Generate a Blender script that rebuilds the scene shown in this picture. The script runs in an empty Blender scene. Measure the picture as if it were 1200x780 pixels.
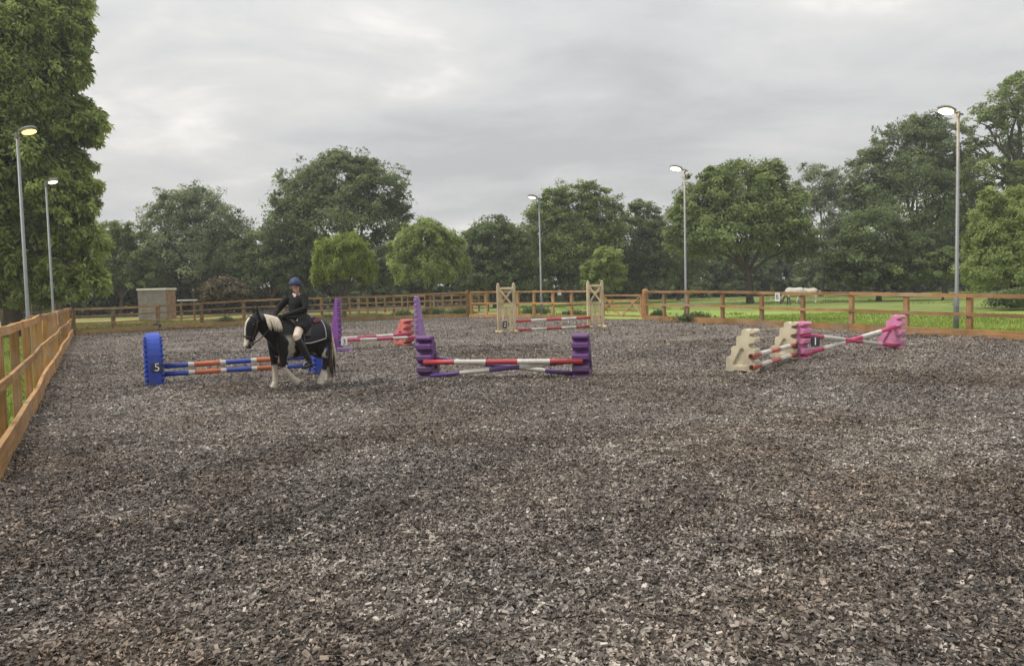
import bpy, bmesh, math, random
import numpy as np
from mathutils import Vector, Matrix
R = math.radians
random.seed(7); rng = np.random.default_rng(7)
scn = bpy.context.scene
COL = scn.collection

# ------------------------------------------------------------------ camera
CAM_H = 1.60
PITCH = math.atan(52/900.0)
ROLL = 0.024
fwd = Vector((0, math.cos(PITCH), -math.sin(PITCH)))
up0 = Vector((0, math.sin(PITCH), math.cos(PITCH)))
rt0 = Vector((1, 0, 0))
RGT = rt0*math.cos(ROLL) - up0*math.sin(ROLL)
UPV = up0*math.cos(ROLL) + rt0*math.sin(ROLL)
cam_data = bpy.data.cameras.new('camera')
cam_data.lens = 27.0; cam_data.sensor_width = 36.0
cam_data.clip_start = 0.05; cam_data.clip_end = 3000
cam = bpy.data.objects.new('camera', cam_data); COL.objects.link(cam)
cam.matrix_world = Matrix(((RGT.x, UPV.x, -fwd.x, 0), (RGT.y, UPV.y, -fwd.y, 0),
                           (RGT.z, UPV.z, -fwd.z, CAM_H), (0, 0, 0, 1)))
scn.camera = cam

# ------------------------------------------------------------------ world, sun, exposure
SUN_EL, SUN_AZ = R(50), R(-105)       # azimuth from +Y towards +X
SKY_GAIN = 0.80
world = bpy.data.worlds.new('World'); scn.world = world; world.use_nodes = True
wn = world.node_tree; wn.nodes.clear()
def W(t, **k):
    n = wn.nodes.new(t)
    for a, b in k.items(): setattr(n, a, b)
    return n
def wl(a, b): wn.links.new(a, b)
def wmath(op, a, b=None, c=None, clamp=False):
    n = W('ShaderNodeMath', operation=op); n.use_clamp = clamp
    for i, v in enumerate((a, b, c)):
        if v is None: continue
        if isinstance(v, (int, float)): n.inputs[i].default_value = v
        else: wl(v, n.inputs[i])
    return n.outputs[0]
wout = W('ShaderNodeOutputWorld'); wbg = W('ShaderNodeBackground'); wl(wbg.outputs[0], wout.inputs[0])
tc = W('ShaderNodeTexCoord'); sep = W('ShaderNodeSeparateXYZ'); wl(tc.outputs['Generated'], sep.inputs[0])
zc = wmath('MAXIMUM', sep.outputs[2], 0.0)
den = wmath('ADD', zc, 0.16)
cx = wmath('DIVIDE', sep.outputs[0], den); cy = wmath('DIVIDE', sep.outputs[1], den)
cmb = W('ShaderNodeCombineXYZ'); wl(cx, cmb.inputs[0]); wl(cy, cmb.inputs[1])
def wnoise(scale, detail, rough, dist, off):
    mp = W('ShaderNodeMapping'); mp.inputs['Location'].default_value = off; wl(cmb.outputs[0], mp.inputs[0])
    mp.inputs['Scale'].default_value = (0.75, 1.0, 1.0)
    n = W('ShaderNodeTexNoise'); n.inputs['Scale'].default_value = scale; n.inputs['Detail'].default_value = detail
    n.inputs['Roughness'].default_value = rough; n.inputs['Distortion'].default_value = dist
    wl(mp.outputs[0], n.inputs['Vector']); return n.outputs['Fac']
n1 = wnoise(0.75, 6, 0.52, 0.25, (3.1, 1.7, 0)); n2 = wnoise(2.3, 6, 0.6, 0.35, (8.3, 5.2, 0))
mixn = wmath('ADD', wmath('MULTIPLY', n1, 0.62), wmath('MULTIPLY', n2, 0.38))
ramp = W('ShaderNodeValToRGB'); wl(mixn, ramp.inputs[0])
cr = ramp.color_ramp
cr.elements[0].position = 0.38; cr.elements[0].color = (0.50, 0.508, 0.517, 1)
cr.elements[1].position = 0.64; cr.elements[1].color = (0.96, 0.925, 0.88, 1)
e = cr.elements.new(0.475); e.color = (0.605, 0.608, 0.612, 1)
e = cr.elements.new(0.55); e.color = (0.70, 0.693, 0.68, 1)
grad = wmath('ADD', wmath('MULTIPLY', wmath('MULTIPLY', zc, zc), 1.5), 0.92)     # overcast sky: brighter towards the zenith
vm = W('ShaderNodeVectorMath', operation='SCALE'); wl(ramp.outputs[0], vm.inputs[0]); wl(grad, vm.inputs['Scale'])
sky = W('ShaderNodeTexSky', sky_type='NISHITA'); sky.sun_disc = False
sky.sun_elevation = SUN_EL; sky.sun_rotation = SUN_AZ; sky.air_density = 1.5; sky.dust_density = 4
vs = W('ShaderNodeVectorMath', operation='SCALE'); wl(sky.outputs[0], vs.inputs[0]); vs.inputs['Scale'].default_value = 0.06
mx = W('ShaderNodeMix', data_type='RGBA'); mx.inputs[0].default_value = 0.93
wl(vs.outputs[0], mx.inputs[6]); wl(vm.outputs[0], mx.inputs[7])
wl(mx.outputs[2], wbg.inputs[0]); wbg.inputs[1].default_value = SKY_GAIN
sl = bpy.data.lights.new('sun', 'SUN'); sl.energy = 1.5; sl.angle = R(18); sl.color = (1, 0.96, 0.9)
so = bpy.data.objects.new('sun', sl); COL.objects.link(so)
sd = Vector((math.sin(SUN_AZ)*math.cos(SUN_EL), math.cos(SUN_AZ)*math.cos(SUN_EL), math.sin(SUN_EL)))
so.rotation_euler = sd.to_track_quat('Z', 'Y').to_euler()
vsx = scn.view_settings
vsx.view_transform = 'Standard'; vsx.look = 'None'; vsx.exposure = 0.55; vsx.gamma = 1.0; vsx.use_curve_mapping = False
scn.render.engine = 'CYCLES'
scn.cycles.max_bounces = 6; scn.cycles.diffuse_bounces = 3; scn.cycles.glossy_bounces = 2
scn.cycles.transmission_bounces = 3; scn.cycles.transparent_max_bounces = 4

# ------------------------------------------------------------------ surveying helpers
def ray(px, py):
    return fwd + RGT*((px-600)/900.0) + UPV*((390-py)/900.0)
def G(px, py, z=0.0):                      # point of the level ground seen there
    d = ray(px, py); t = (z-CAM_H)/d.z
    return Vector((d.x*t, d.y*t, z))
def P(px, py, dist):                       # point at a distance along +Y
    d = ray(px, py); t = dist/d.y
    return Vector((d.x*t, dist, CAM_H+d.z*t))
def hgt(px, py, base):                     # height of what is seen at py above a ground point
    return P(px, py, base.y).z
def ipl(x, tab):
    return float(np.interp(x, [a for a, _ in tab], [b for _, b in tab]))

# ------------------------------------------------------------------ object helpers
def tag(o, label=None, cat=None, group=None, kind=None):
    if label: o['label'] = label
    if cat: o['category'] = cat
    if group: o['group'] = group
    if kind: o['kind'] = kind
    return o
def empty(name, loc=(0, 0, 0), rz=0.0, label=None, cat=None, group=None):
    o = bpy.data.objects.new(name, None); COL.objects.link(o)
    o.empty_display_size = 0.2
    o.location = loc; o.rotation_euler = (0, 0, rz)
    return tag(o, label, cat, group)
def link(name, me, parent=None, loc=None, rz=0.0):
    o = bpy.data.objects.new(name, me); COL.objects.link(o)
    if parent is not None: o.parent = parent
    if loc is not None: o.location = loc
    if rz: o.rotation_euler = (0, 0, rz)
    return o

class MB:
    def __init__(s): s.v = []; s.f = []; s.m = []; s.uv = []
    def add(s, vs, fs, mi=0, uvs=None):
        b = len(s.v); s.v += [tuple(v) for v in vs]
        for k, f in enumerate(fs):
            s.f.append([b+i for i in f]); s.m.append(mi)
            s.uv.append(uvs[k] if uvs else [(0, 0)]*len(f))
        return s
    def box(s, c, size, rz=0.0, mi=0, M=None):
        hx, hy, hz = size[0]/2, size[1]/2, size[2]/2
        vs = [Vector((x, y, z)) for x in (-hx, hx) for y in (-hy, hy) for z in (-hz, hz)]
        if M is None: M = Matrix.Rotation(rz, 3, 'Z')
        vs = [M @ v + Vector(c) for v in vs]
        L = max(size)
        fs = [(0, 1, 3, 2), (4, 6, 7, 5), (0, 4, 5, 1), (2, 3, 7, 6), (0, 2, 6, 4), (1, 5, 7, 3)]
        return s.add(vs, fs, mi, [[(0, 0), (L, 0), (L, .1), (0, .1)]]*6)
    def bar(s, p0, p1, w, t, side=None, mi=0):      # board from p0 to p1; w along 'side x axis', t along side
        p0, p1 = Vector(p0), Vector(p1)
        return s.sweep([p0, p1], w, t, side, mi)
    def sweep(s, pts, w, t, side=None, mi=0):       # rectangular section: w in height, t in thickness
        pts = [Vector(p) for p in pts]; n = len(pts); vs = []; L = [0.0]
        for i in range(1, n): L.append(L[-1]+(pts[i]-pts[i-1]).length)
        for i in range(n):
            tg = (pts[min(i+1, n-1)]-pts[max(i-1, 0)]).normalized()
            sd_ = Vector(side) if side is not None else tg.cross(Vector((0, 0, 1)))
            sd_ = (sd_-tg*sd_.dot(tg)).normalized(); h = sd_.cross(tg).normalized()
            if h.z < 0: h = -h
            for a, b in ((-1, -1), (1, -1), (1, 1), (-1, 1)):
                vs.append(pts[i]+sd_*(a*t/2)+h*(b*w/2))
        fs, uv = [(0, 1, 2, 3), ((n-1)*4+3, (n-1)*4+2, (n-1)*4+1, (n-1)*4)], [[(0, 0), (.1, 0), (.1, .1), (0, .1)]]*2
        o = random.random()*50
        for i in range(n-1):
            for k in range(4):
                k2 = (k+1) % 4
                fs.append((i*4+k, (i+1)*4+k, (i+1)*4+k2, i*4+k2))
                v0, v1 = o+k*.1, o+k*.1+.1
                uv.append([(L[i]+o, v0), (L[i+1]+o, v0), (L[i+1]+o, v1), (L[i]+o, v1)])
        return s.add(vs, fs, mi, uv)
    def tube(s, pts, rad, n=10, mi=0, side=(0, 1, 0), mats=None, cap=True):
        # rad: numbers or (along side, across) pairs
        pts = [Vector(p) for p in pts]; m = len(pts); vs = []; L = [0.0]
        for i in range(1, m): L.append(L[-1]+(pts[i]-pts[i-1]).length)
        sd_ = Vector(side)
        for i in range(m):
            a = pts[max(i-1, 0)]; b = pts[min(i+1, m-1)]
            tg = (b-a)
            if tg.length < 1e-9: tg = Vector((0, 0, 1))
            tg.normalize()
            q = sd_-tg*sd_.dot(tg)
            if q.length < 1e-3:
                q = Vector((1, 0, 0))-tg*tg.x
                if q.length < 1e-3: q = Vector((0, 1, 0))
            q.normalize(); sd_ = q; h = tg.cross(q)
            r = rad[i] if isinstance(rad, (list, tuple)) else rad
            ra, rb = r if isinstance(r, (list, tuple)) else (r, r)
            for k in range(n):
                an = 2*math.pi*k/n
                vs.append(pts[i]+q*(ra*math.cos(an))+h*(rb*math.sin(an)))
        b0 = len(s.v); s.v += [tuple(v) for v in vs]
        for i in range(m-1):
            mm = mats[i] if mats else mi
            for k in range(n):
                k2 = (k+1) % n
                s.f.append([b0+i*n+k, b0+i*n+k2, b0+(i+1)*n+k2, b0+(i+1)*n+k]); s.m.append(mm)
                s.uv.append([(L[i], k/n*.2), (L[i], (k+1)/n*.2), (L[i+1], (k+1)/n*.2), (L[i+1], k/n*.2)])
        if cap:
            s.f.append([b0+k for k in reversed(range(n))]); s.m.append(mats[0] if mats else mi); s.uv.append([(0, 0)]*n)
            s.f.append([b0+(m-1)*n+k for k in range(n)]); s.m.append(mats[-1] if mats else mi); s.uv.append([(0, 0)]*n)
        return s
    def lathe(s, prof, n=20, c=(0, 0, 0), mi=0):
        vs = []; c = Vector(c)
        for r, z in prof:
            for k in range(n):
                a = 2*math.pi*k/n; vs.append(c+Vector((r*math.cos(a), r*math.sin(a), z)))
        fs = []
        for i in range(len(prof)-1):
            for k in range(n):
                k2 = (k+1) % n; fs.append((i*n+k, i*n+k2, (i+1)*n+k2, (i+1)*n+k))
        fs.append(tuple(reversed(range(n)))); fs.append(tuple((len(prof)-1)*n+k for k in range(n)))
        return s.add(vs, fs, mi)
    def mesh(s, name, mats, smooth=False, bevel=0.0, seg=1):
        me = bpy.data.meshes.new(name); me.from_pydata(s.v, [], s.f)
        if not isinstance(mats, (list, tuple)): mats = [mats]
        for m in mats: me.materials.append(m)
        me.polygons.foreach_set('material_index', s.m)
        uvl = me.uv_layers.new(name='UVMap')
        uvl.data.foreach_set('uv', [c for f in s.uv for p in f for c in p])
        if bevel > 0:
            bm = bmesh.new(); bm.from_mesh(me)
            bmesh.ops.recalc_face_normals(bm, faces=bm.faces)
            ed = [e for e in bm.edges if len(e.link_faces) == 2 and e.calc_face_angle(0) > .5]
            bmesh.ops.bevel(bm, geom=ed, offset=bevel, segments=seg, affect='EDGES', profile=.5, clamp_overlap=True)
            bm.to_mesh(me); bm.free()
        else:
            bm = bmesh.new(); bm.from_mesh(me); bmesh.ops.recalc_face_normals(bm, faces=bm.faces); bm.to_mesh(me); bm.free()
        if smooth:
            me.polygons.foreach_set('use_smooth', [True]*len(me.polygons))
        me.update(); return me
    def build(s, name, mats, parent=None, loc=None, rz=0.0, smooth=False, bevel=0.0, seg=1):
        return link(name, s.mesh(name, mats, smooth, bevel, seg), parent, loc, rz)

def remesh(mb, voxel, it=4, fac=.5):
    me = mb.mesh('tmp_shape', [])
    o = bpy.data.objects.new('tmp_shape', me); COL.objects.link(o)
    m = o.modifiers.new('r', 'REMESH'); m.mode = 'VOXEL'; m.voxel_size = voxel
    if it:
        k = o.modifiers.new('s', 'SMOOTH'); k.iterations = it; k.factor = fac
    dg = bpy.context.evaluated_depsgraph_get(); dg.update()
    out = bpy.data.meshes.new_from_object(o.evaluated_get(dg))
    bpy.data.objects.remove(o); bpy.data.meshes.remove(me)
    out.polygons.foreach_set('use_smooth', [True]*len(out.polygons))
    return out

# ------------------------------------------------------------------ materials
class NT:
    def __init__(s, name):
        s.mat = bpy.data.materials.new(name); s.mat.use_nodes = True
        s.t = s.mat.node_tree; s.t.nodes.clear()
        s.out = s.n('ShaderNodeOutputMaterial'); s.p = s.n('ShaderNodeBsdfPrincipled')
        s.l(s.p.outputs[0], s.out.inputs[0])
    def n(s, t, **k):
        n = s.t.nodes.new(t)
        for a, b in k.items(): setattr(n, a, b)
        return n
    def l(s, a, b): s.t.links.new(a, b)
    def math(s, op, a, b=None, clamp=False):
        n = s.n('ShaderNodeMath', operation=op); n.use_clamp = clamp
        for i, v in enumerate((a, b)):
            if v is None: continue
            if isinstance(v, (int, float)): n.inputs[i].default_value = v
            else: s.l(v, n.inputs[i])
        return n.outputs[0]
    def noise(s, vec, scale, detail=3, rough=.55, dist=0.0, mscale=None):
        if mscale:
            mp = s.n('ShaderNodeMapping'); mp.inputs['Scale'].default_value = mscale; s.l(vec, mp.inputs[0]); vec = mp.outputs[0]
        n = s.n('ShaderNodeTexNoise'); n.inputs['Scale'].default_value = scale; n.inputs['Detail'].default_value = detail
        n.inputs['Roughness'].default_value = rough; n.inputs['Distortion'].default_value = dist
        s.l(vec, n.inputs['Vector']); return n.outputs['Fac']
    def ramp(s, fac, stops):
        r = s.n('ShaderNodeValToRGB'); s.l(fac, r.inputs[0]); c = r.color_ramp
        c.elements[0].position = stops[0][0]; c.elements[0].color = (*stops[0][1], 1)
        c.elements[1].position = stops[-1][0]; c.elements[1].color = (*stops[-1][1], 1)
        for p, q in stops[1:-1]:
            e = c.elements.new(p); e.color = (*q, 1)
        return r.outputs[0]
    def mix(s, fac, a, b, mode='MIX'):
        m = s.n('ShaderNodeMix', data_type='RGBA', blend_type=mode)
        for i, v in ((0, fac), (6, a), (7, b)):
            if isinstance(v, (int, float)): m.inputs[i].default_value = v
            elif isinstance(v, tuple): m.inputs[i].default_value = (*v, 1)
            else: s.l(v, m.inputs[i])
        return m.outputs[2]
    def bump(s, h, strength=.3, dist=.01):
        b = s.n('ShaderNodeBump'); b.inputs['Strength'].default_value = strength; b.inputs['Distance'].default_value = dist
        s.l(h, b.inputs['Height']); s.l(b.outputs[0], s.p.inputs['Normal'])
    def obj(s): return s.n('ShaderNodeTexCoord').outputs['Object']
    def uv(s): return s.n('ShaderNodeTexCoord').outputs['UV']

def mul(c, k): return tuple(min(1, x*k) for x in c)
def wood(name, col, var=.35, rough=.75, grey=0.0):
    t = NT(name); uv = t.uv(); ob = t.obj()
    g = t.noise(uv, 1.0, 5, .6, .4, (1.3, 60, 1))
    b = t.noise(ob, 1.3, 4, .6)
    c1 = t.ramp(g, [(.3, mul(col, 1-var)), (.52, col), (.72, mul(col, 1+var*.7))])
    gcol = tuple(sum(col)/3*(1-grey)+x*grey for x in col)
    dirt = t.ramp(b, [(.36, (.30, .31, .30)), (.62, (1, 1, 1))])
    c2 = t.mix(.55, c1, dirt, 'MULTIPLY')
    gw = t.noise(ob, .8, 6, .7, .6); kn = t.noise(uv, 1.0, 3, .6, 1.2, (4, 14, 1))
    c2 = t.mix(t.math('MULTIPLY', t.math('SUBTRACT', gw, .50), 2.6, True), c2, mul((.30, .27, .22), sum(col)/.55))
    c2 = t.mix(t.math('MULTIPLY', t.math('SUBTRACT', kn, .66), 6.0, True), c2, mul(col, .3))
    oi = t.n('ShaderNodeObjectInfo')
    v = t.math('ADD', t.math('MULTIPLY', oi.outputs['Random'], .5), .74)
    vmx = t.n('ShaderNodeVectorMath', operation='SCALE'); t.l(c2, vmx.inputs[0]); t.l(v, vmx.inputs['Scale'])
    t.l(vmx.outputs[0], t.p.inputs['Base Color']); t.p.inputs['Roughness'].default_value = rough
    t.bump(g, .4, .006); return t.mat
def plain(name, col, rough=.5, var=.12, scale=9.0, metal=0.0, dirt=0.0, bump=0.0, dirtcol=(.09, .075, .06), coat=0.0):
    t = NT(name); ob = t.obj()
    n = t.noise(ob, scale, 4, .6)
    c = t.ramp(n, [(.3, mul(col, 1-var)), (.7, mul(col, 1+var))])
    if dirt > 0:
        d = t.noise(ob, scale*.45, 6, .68, .6)
        sep_ = t.n('ShaderNodeSeparateXYZ'); t.l(ob, sep_.inputs[0])
        low = t.math('SUBTRACT', .70, t.math('MULTIPLY', sep_.outputs[2], .42))   # mud splashes reach up from the ground
        f = t.math('MULTIPLY', t.math('SUBTRACT', t.math('ADD', d, low), .98, ), 4.2, True)
        f = t.math('MULTIPLY', f, dirt, True)
        c = t.mix(f, c, dirtcol)
    t.l(c, t.p.inputs['Base Color']); t.p.inputs['Metallic'].default_value = metal
    r = t.n('ShaderNodeMapRange'); t.l(n, r.inputs[0]); r.inputs[3].default_value = max(.05, rough-.12); r.inputs[4].default_value = min(1, rough+.12)
    t.l(r.outputs[0], t.p.inputs['Roughness'])
    if coat: t.p.inputs['Coat Weight'].default_value = coat
    if bump: t.bump(n, bump, .004)
    return t.mat
def leafmat(name, dark, mid, light, trans=.48):
    t = NT(name)
    at = t.n('ShaderNodeAttribute'); at.attribute_name = 'tone'
    c = t.ramp(at.outputs['Fac'], [(0.0, dark), (.5, mid), (1.0, light)])
    t.l(c, t.p.inputs['Base Color']); t.p.inputs['Roughness'].default_value = .6
    t.p.inputs['Specular IOR Level'].default_value = .3
    tr = t.n('ShaderNodeBsdfTranslucent'); hs = t.n('ShaderNodeHueSaturation'); t.l(c, hs.inputs['Color'])
    hs.inputs['Value'].default_value = 1.25; hs.inputs['Hue'].default_value = .485; t.l(hs.outputs[0], tr.inputs[0])
    m = t.n('ShaderNodeMixShader'); m.inputs[0].default_value = trans
    t.l(t.p.outputs[0], m.inputs[1]); t.l(tr.outputs[0], m.inputs[2]); t.l(m.outputs[0], t.out.inputs[0])
    return t.mat

M = {}
M['fence'] = wood('fence_timber', (.46, .245, .08), .4)
M['fence_right'] = wood('fence_timber_duller', (.38, .205, .075), .4)
M['fence_far'] = wood('fence_timber_weathered', (.33, .20, .08), .4)
M['fence_old'] = wood('old_field_timber', (.16, .11, .06), .4)
M['pale_wood'] = wood('pale_pine', (.72, .59, .37), .22)
M['bark'] = plain('bark', (.085, .07, .052), .9, .4, 3.0, bump=.6)
M['purple'] = plain('purple_plastic', (.125, .045, .175), .5, .15, 6, dirt=.55)
M['lilac'] = plain('purple_plastic_sunfaded', (.32, .19, .42), .5, .15, 6, dirt=.35)
M['blue'] = plain('blue_plastic', (.022, .065, .42), .42, .15, 6, dirt=.4)
M['blue_dark'] = plain('dark_blue_plastic', (.010, .025, .16), .5, .15, 6)
M['violet'] = plain('violet_plastic', (.20, .07, .29), .5, .15, 6, dirt=.4)
M['cream'] = plain('cream_plastic', (.60, .53, .37), .55, .10, 5, dirt=.5)
M['pink'] = plain('pink_plastic', (.64, .235, .40), .5, .14, 6, dirt=.35)
M['coral'] = plain('coral_plastic', (.62, .19, .16), .5, .18, 6, dirt=.35)
M['p_red'] = plain('red_paint', (.55, .035, .045), .4, .15, 5, dirt=.35)
M['p_coral'] = plain('faded_red_paint', (.62, .13, .09), .45, .15, 5, dirt=.35)
M['p_pink'] = plain('pink_paint', (.60, .05, .17), .42, .15, 5, dirt=.3)
M['p_white'] = plain('white_paint', (.72, .69, .62), .5, .10, 5, dirt=.35)
M['p_orange'] = plain('orange_paint', (.60, .145, .05), .45, .14, 5, dirt=.35)
M['p_blue'] = plain('blue_paint', (.025, .07, .40), .42, .14, 5, dirt=.3)
M['p_purple'] = plain('purple_paint', (.10, .035, .22), .45, .14, 5, dirt=.35)
M['black_end'] = plain('black_end', (.012, .011, .01), .7)
M['steel'] = plain('galvanised_steel', (.21, .22, .225), .5, .12, 7, metal=.35)
M['housing'] = plain('lamp_housing_grey', (.16, .165, .165), .5, .1, 8)
M['tile'] = plain('dark_grey_board', (.035, .038, .048), .45)
M['white'] = plain('white_lettering', (.80, .80, .78), .5, .04)
M['white_tile'] = plain('white_board', (.74, .74, .72), .45, .05)
M['roof'] = plain('pale_roof_felt', (.62, .61, .52), .8, .2, 2.5)
def emis(name, col, s):
    t = NT(name); t.p.inputs['Base Color'].default_value = (*col, 1)
    t.p.inputs['Emission Color'].default_value = (*col, 1); t.p.inputs['Emission Strength'].default_value = s
    return t.mat
M['lamp_warm'] = emis('sodium_lamp_glass', (1.0, .72, .34), 26)
M['lamp_amber'] = emis('lamp_glass_amber', (1.0, .62, .18), 2.2)
M['lamp_white'] = emis('lamp_glass_pale', (1.0, .88, .68), 1.3)

# ground materials
def mat_arena():
    t = NT('rubber_chip_surface'); ob = t.obj()
    a = t.noise(ob, 26, 6, .72, .8); b = t.noise(ob, 5.5, 5, .65, .3); c = t.noise(ob, .55, 4, .6)
    v = t.n('ShaderNodeTexVoronoi'); v.inputs['Scale'].default_value = 34; t.l(ob, v.inputs['Vector'])
    sp = t.n('ShaderNodeSeparateColor'); t.l(v.outputs['Color'], sp.inputs[0])
    h = t.math('ADD', t.math('MULTIPLY', a, .55), t.math('ADD', t.math('MULTIPLY', sp.outputs[0], .22), t.math('MULTIPLY', b, .3)))
    c1 = t.ramp(h, [(.33, (.024, .020, .017)), (.50, (.115, .098, .081)), (.62, (.25, .215, .182)), (.78, (.47, .42, .36))])
    pat = t.ramp(c, [(.36, (.62, .54, .47)), (.62, (1.08, 1.06, 1.05))])
    c2 = t.mix(1.0, c1, pat, 'MULTIPLY')
    t.l(c2, t.p.inputs['Base Color']); t.p.inputs['Roughness'].default_value = .62
    t.p.inputs['Specular IOR Level'].default_value = .45
    t.bump(h, 1.0, .05); return t.mat
def mat_chip():
    t = NT('rubber_chip')
    at = t.n('ShaderNodeAttribute'); at.attribute_type = 'INSTANCER'; at.attribute_name = 'tone'
    c = t.ramp(at.outputs['Fac'], [(0.0, (.020, .017, .014)), (.28, (.10, .087, .073)), (.52, (.225, .197, .167)), (.78, (.39, .35, .303)), (.97, (.56, .51, .455)), (1.0, (.33, .38, .35))])
    ge = t.n('ShaderNodeNewGeometry'); n1 = t.noise(ge.outputs['Position'], .30, 5, .62, .8); n2 = t.noise(ge.outputs['Position'], 2.6, 4, .65)
    c = t.mix(1.0, c, t.ramp(n1, [(.40, (.78, .66, .55)), (.50, (1.02, .98, .94)), (.62, (1.18, 1.20, 1.21))]), 'MULTIPLY')
    c = t.mix(1.0, c, t.ramp(n2, [(.36, (.52, .49, .46)), (.58, (1.14, 1.14, 1.14))]), 'MULTIPLY')
    n3 = t.noise(ge.outputs['Position'], 8.5, 3, .6); c = t.mix(1.0, c, t.ramp(n3, [(.36, (.66, .65, .64)), (.60, (1.14, 1.15, 1.17))]), 'MULTIPLY')
    t.l(c, t.p.inputs['Base Color']); t.p.inputs['Roughness'].default_value = .55
    return t.mat
def mat_grass(name, cols, worn):
    t = NT(name); ob = t.obj()
    a = t.noise(ob, .35, 5, .65, .4); b = t.noise(ob, 14, 5, .7); c = t.noise(ob, 2.4, 4, .65, .2, (.5, 1.6, 1))
    h = t.math('ADD', t.math('MULTIPLY', a, .5), t.math('ADD', t.math('MULTIPLY', b, .22), t.math('MULTIPLY', c, .28)))
    c1 = t.ramp(h, [(.34, cols[0]), (.5, cols[1]), (.64, cols[2])])
    w = t.noise(ob, .22, 5, .6, .5); wf = t.math('MULTIPLY', t.math('SUBTRACT', w, .53), 7, True)
    wf = t.math('MULTIPLY', wf, .7)
    c2 = t.mix(wf, c1, worn)
    t.l(c2, t.p.inputs['Base Color']); t.p.inputs['Roughness'].default_value = .85
    t.bump(b, .8, .05); return t.mat
M['arena'] = mat_arena(); M['chip'] = mat_chip()
M['grass'] = mat_grass('meadow_grass', [(.12, .18, .025), (.22, .30, .045), (.31, .38, .075)], (.27, .27, .075))
M['grass_dry'] = mat_grass('dry_paddock_grass', [(.15, .16, .04), (.25, .23, .065), (.33, .29, .10)], (.19, .20, .055))
M['blade'] = leafmat('grass_blade', (.09, .14, .02), (.20, .28, .04), (.32, .37, .09), .3)
M['blade_dry'] = leafmat('dry_grass_blade', (.10, .11, .02), (.19, .18, .05), (.30, .26, .10), .3)
M['weed'] = leafmat('weed_leaf', (.055, .085, .03), (.12, .165, .065), (.19, .24, .11), .3)
# foliage
M['l_ash'] = leafmat('ash_leaf', (0.082, 0.121, 0.031), (0.271, 0.348, 0.094), (0.534, 0.608, 0.213))
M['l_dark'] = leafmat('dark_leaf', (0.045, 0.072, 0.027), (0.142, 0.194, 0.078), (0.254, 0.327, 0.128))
M['l_mid'] = leafmat('mid_leaf', (0.056, 0.088, 0.024), (0.183, 0.248, 0.079), (0.342, 0.421, 0.145))
M['l_grey'] = leafmat('grey_green_leaf', (0.064, 0.087, 0.04), (0.202, 0.246, 0.127), (0.357, 0.405, 0.225))
M['l_light'] = leafmat('light_leaf', (0.112, 0.16, 0.041), (0.253, 0.33, 0.099), (0.394, 0.465, 0.174))
M['l_yellow'] = leafmat('yellow_green_leaf', (0.102, 0.155, 0.023), (0.251, 0.329, 0.062), (0.403, 0.454, 0.114))
M['l_brown'] = leafmat('brown_twig', (0.072, 0.058, 0.036), (0.15, 0.123, 0.074), (0.24, 0.2, 0.126), .1)

# ------------------------------------------------------------------ ground
def sheet(name, xs, ys, zf, mat):
    nx, ny = len(xs), len(ys)
    X, Y = np.meshgrid(xs, ys); Z = zf(X, Y)
    v = np.stack([X, Y, Z], -1).reshape(-1, 3)
    i = np.arange(nx*ny).reshape(ny, nx)
    f = np.stack([i[:-1, :-1], i[:-1, 1:], i[1:, 1:], i[1:, :-1]], -1).reshape(-1, 4)
    me = bpy.data.meshes.new(name); me.from_pydata(v.tolist(), [], f.tolist()); me.materials.append(mat)
    me.polygons.foreach_set('use_smooth', [True]*len(me.polygons)); me.update()
    return link(name, me)
tag(sheet('ground', np.linspace(-240, 240, 25), np.linspace(-30, 300, 25), lambda X, Y: X*0-.075, M['grass']), kind='structure')

# fence lines (base points on the level ground)
L_BASE = [(0, 547), (84, 393)]
cornerL = G(84, 393)
nearL = G(0, 547)
leftdir = (nearL-cornerL).normalized()
B_BASE = [(84, 393), (187, 386), (250, 382), (400, 375.5), (548, 371.5)]
B_TOP = [(84, 361.5), (187, 357), (250, 353.5), (330, 349.5), (420, 347), (548, 341.5)]
C_BASE = [(548, 371.5), (625, 372), (704, 373.5)]
C_TOP = [(548, 341.5), (704, 340)]
gpost = G(756, 374.5)
d1137 = G(1137, 394.8)
rightdir = (d1137-gpost).normalized()
cornerB = G(548, 371.5); hinge = G(704, 373.5)
nearL2 = cornerL+leftdir*44
nearR2 = gpost+rightdir*42

# arena sheet: polygon following the fences
PRINTS = []
for (x0, y0, x1, y1, n_) in ((-9, 11, -4.2, 13.6, 16), (-6, 9, 4, 11.5, 34), (-3, 4.2, 2.5, 7.5, 46), (-1, 5, 7, 8, 40), (-5, 6, -1.5, 12, 36), (1, 9, 7, 15, 34), (-2, 12.2, 3, 13.6, 22)):
    for i in range(n_):
        t_ = random.random(); PRINTS.append((x0+(x1-x0)*t_+random.gauss(0, .45), y0+(y1-y0)*t_+random.gauss(0, .45), random.uniform(.07, .10), random.uniform(.018, .036)))
def arena_z(x, y):
    x = np.asarray(x, float); y = np.asarray(y, float)
    z = .018*np.sin(x*1.7+.6*np.sin(y*1.1))*np.sin(y*1.35+.5*np.sin(x*.9)) + .012*np.sin(x*4.1+y*1.3)*np.sin(y*3.7-x*.8) + .011*np.sin(x*9.7-y*2.9)*np.sin(y*8.9+x*2.1) + .009*np.sin(x*17.3+y*5.1+2*np.sin(y*2.3))*np.sin(y*14.9-x*6.7)
    for (a, b, r, d) in PRINTS:
        k = np.nonzero((np.abs(x-a) < .3) & (np.abs(y-b) < .3))[0]
        if len(k):
            q = np.hypot(x[k]-a, y[k]-b)/r
            z[k] += -d*np.exp(-q**4)+d*.35*np.exp(-((q-1.45)/.35)**2)
    return z
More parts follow.
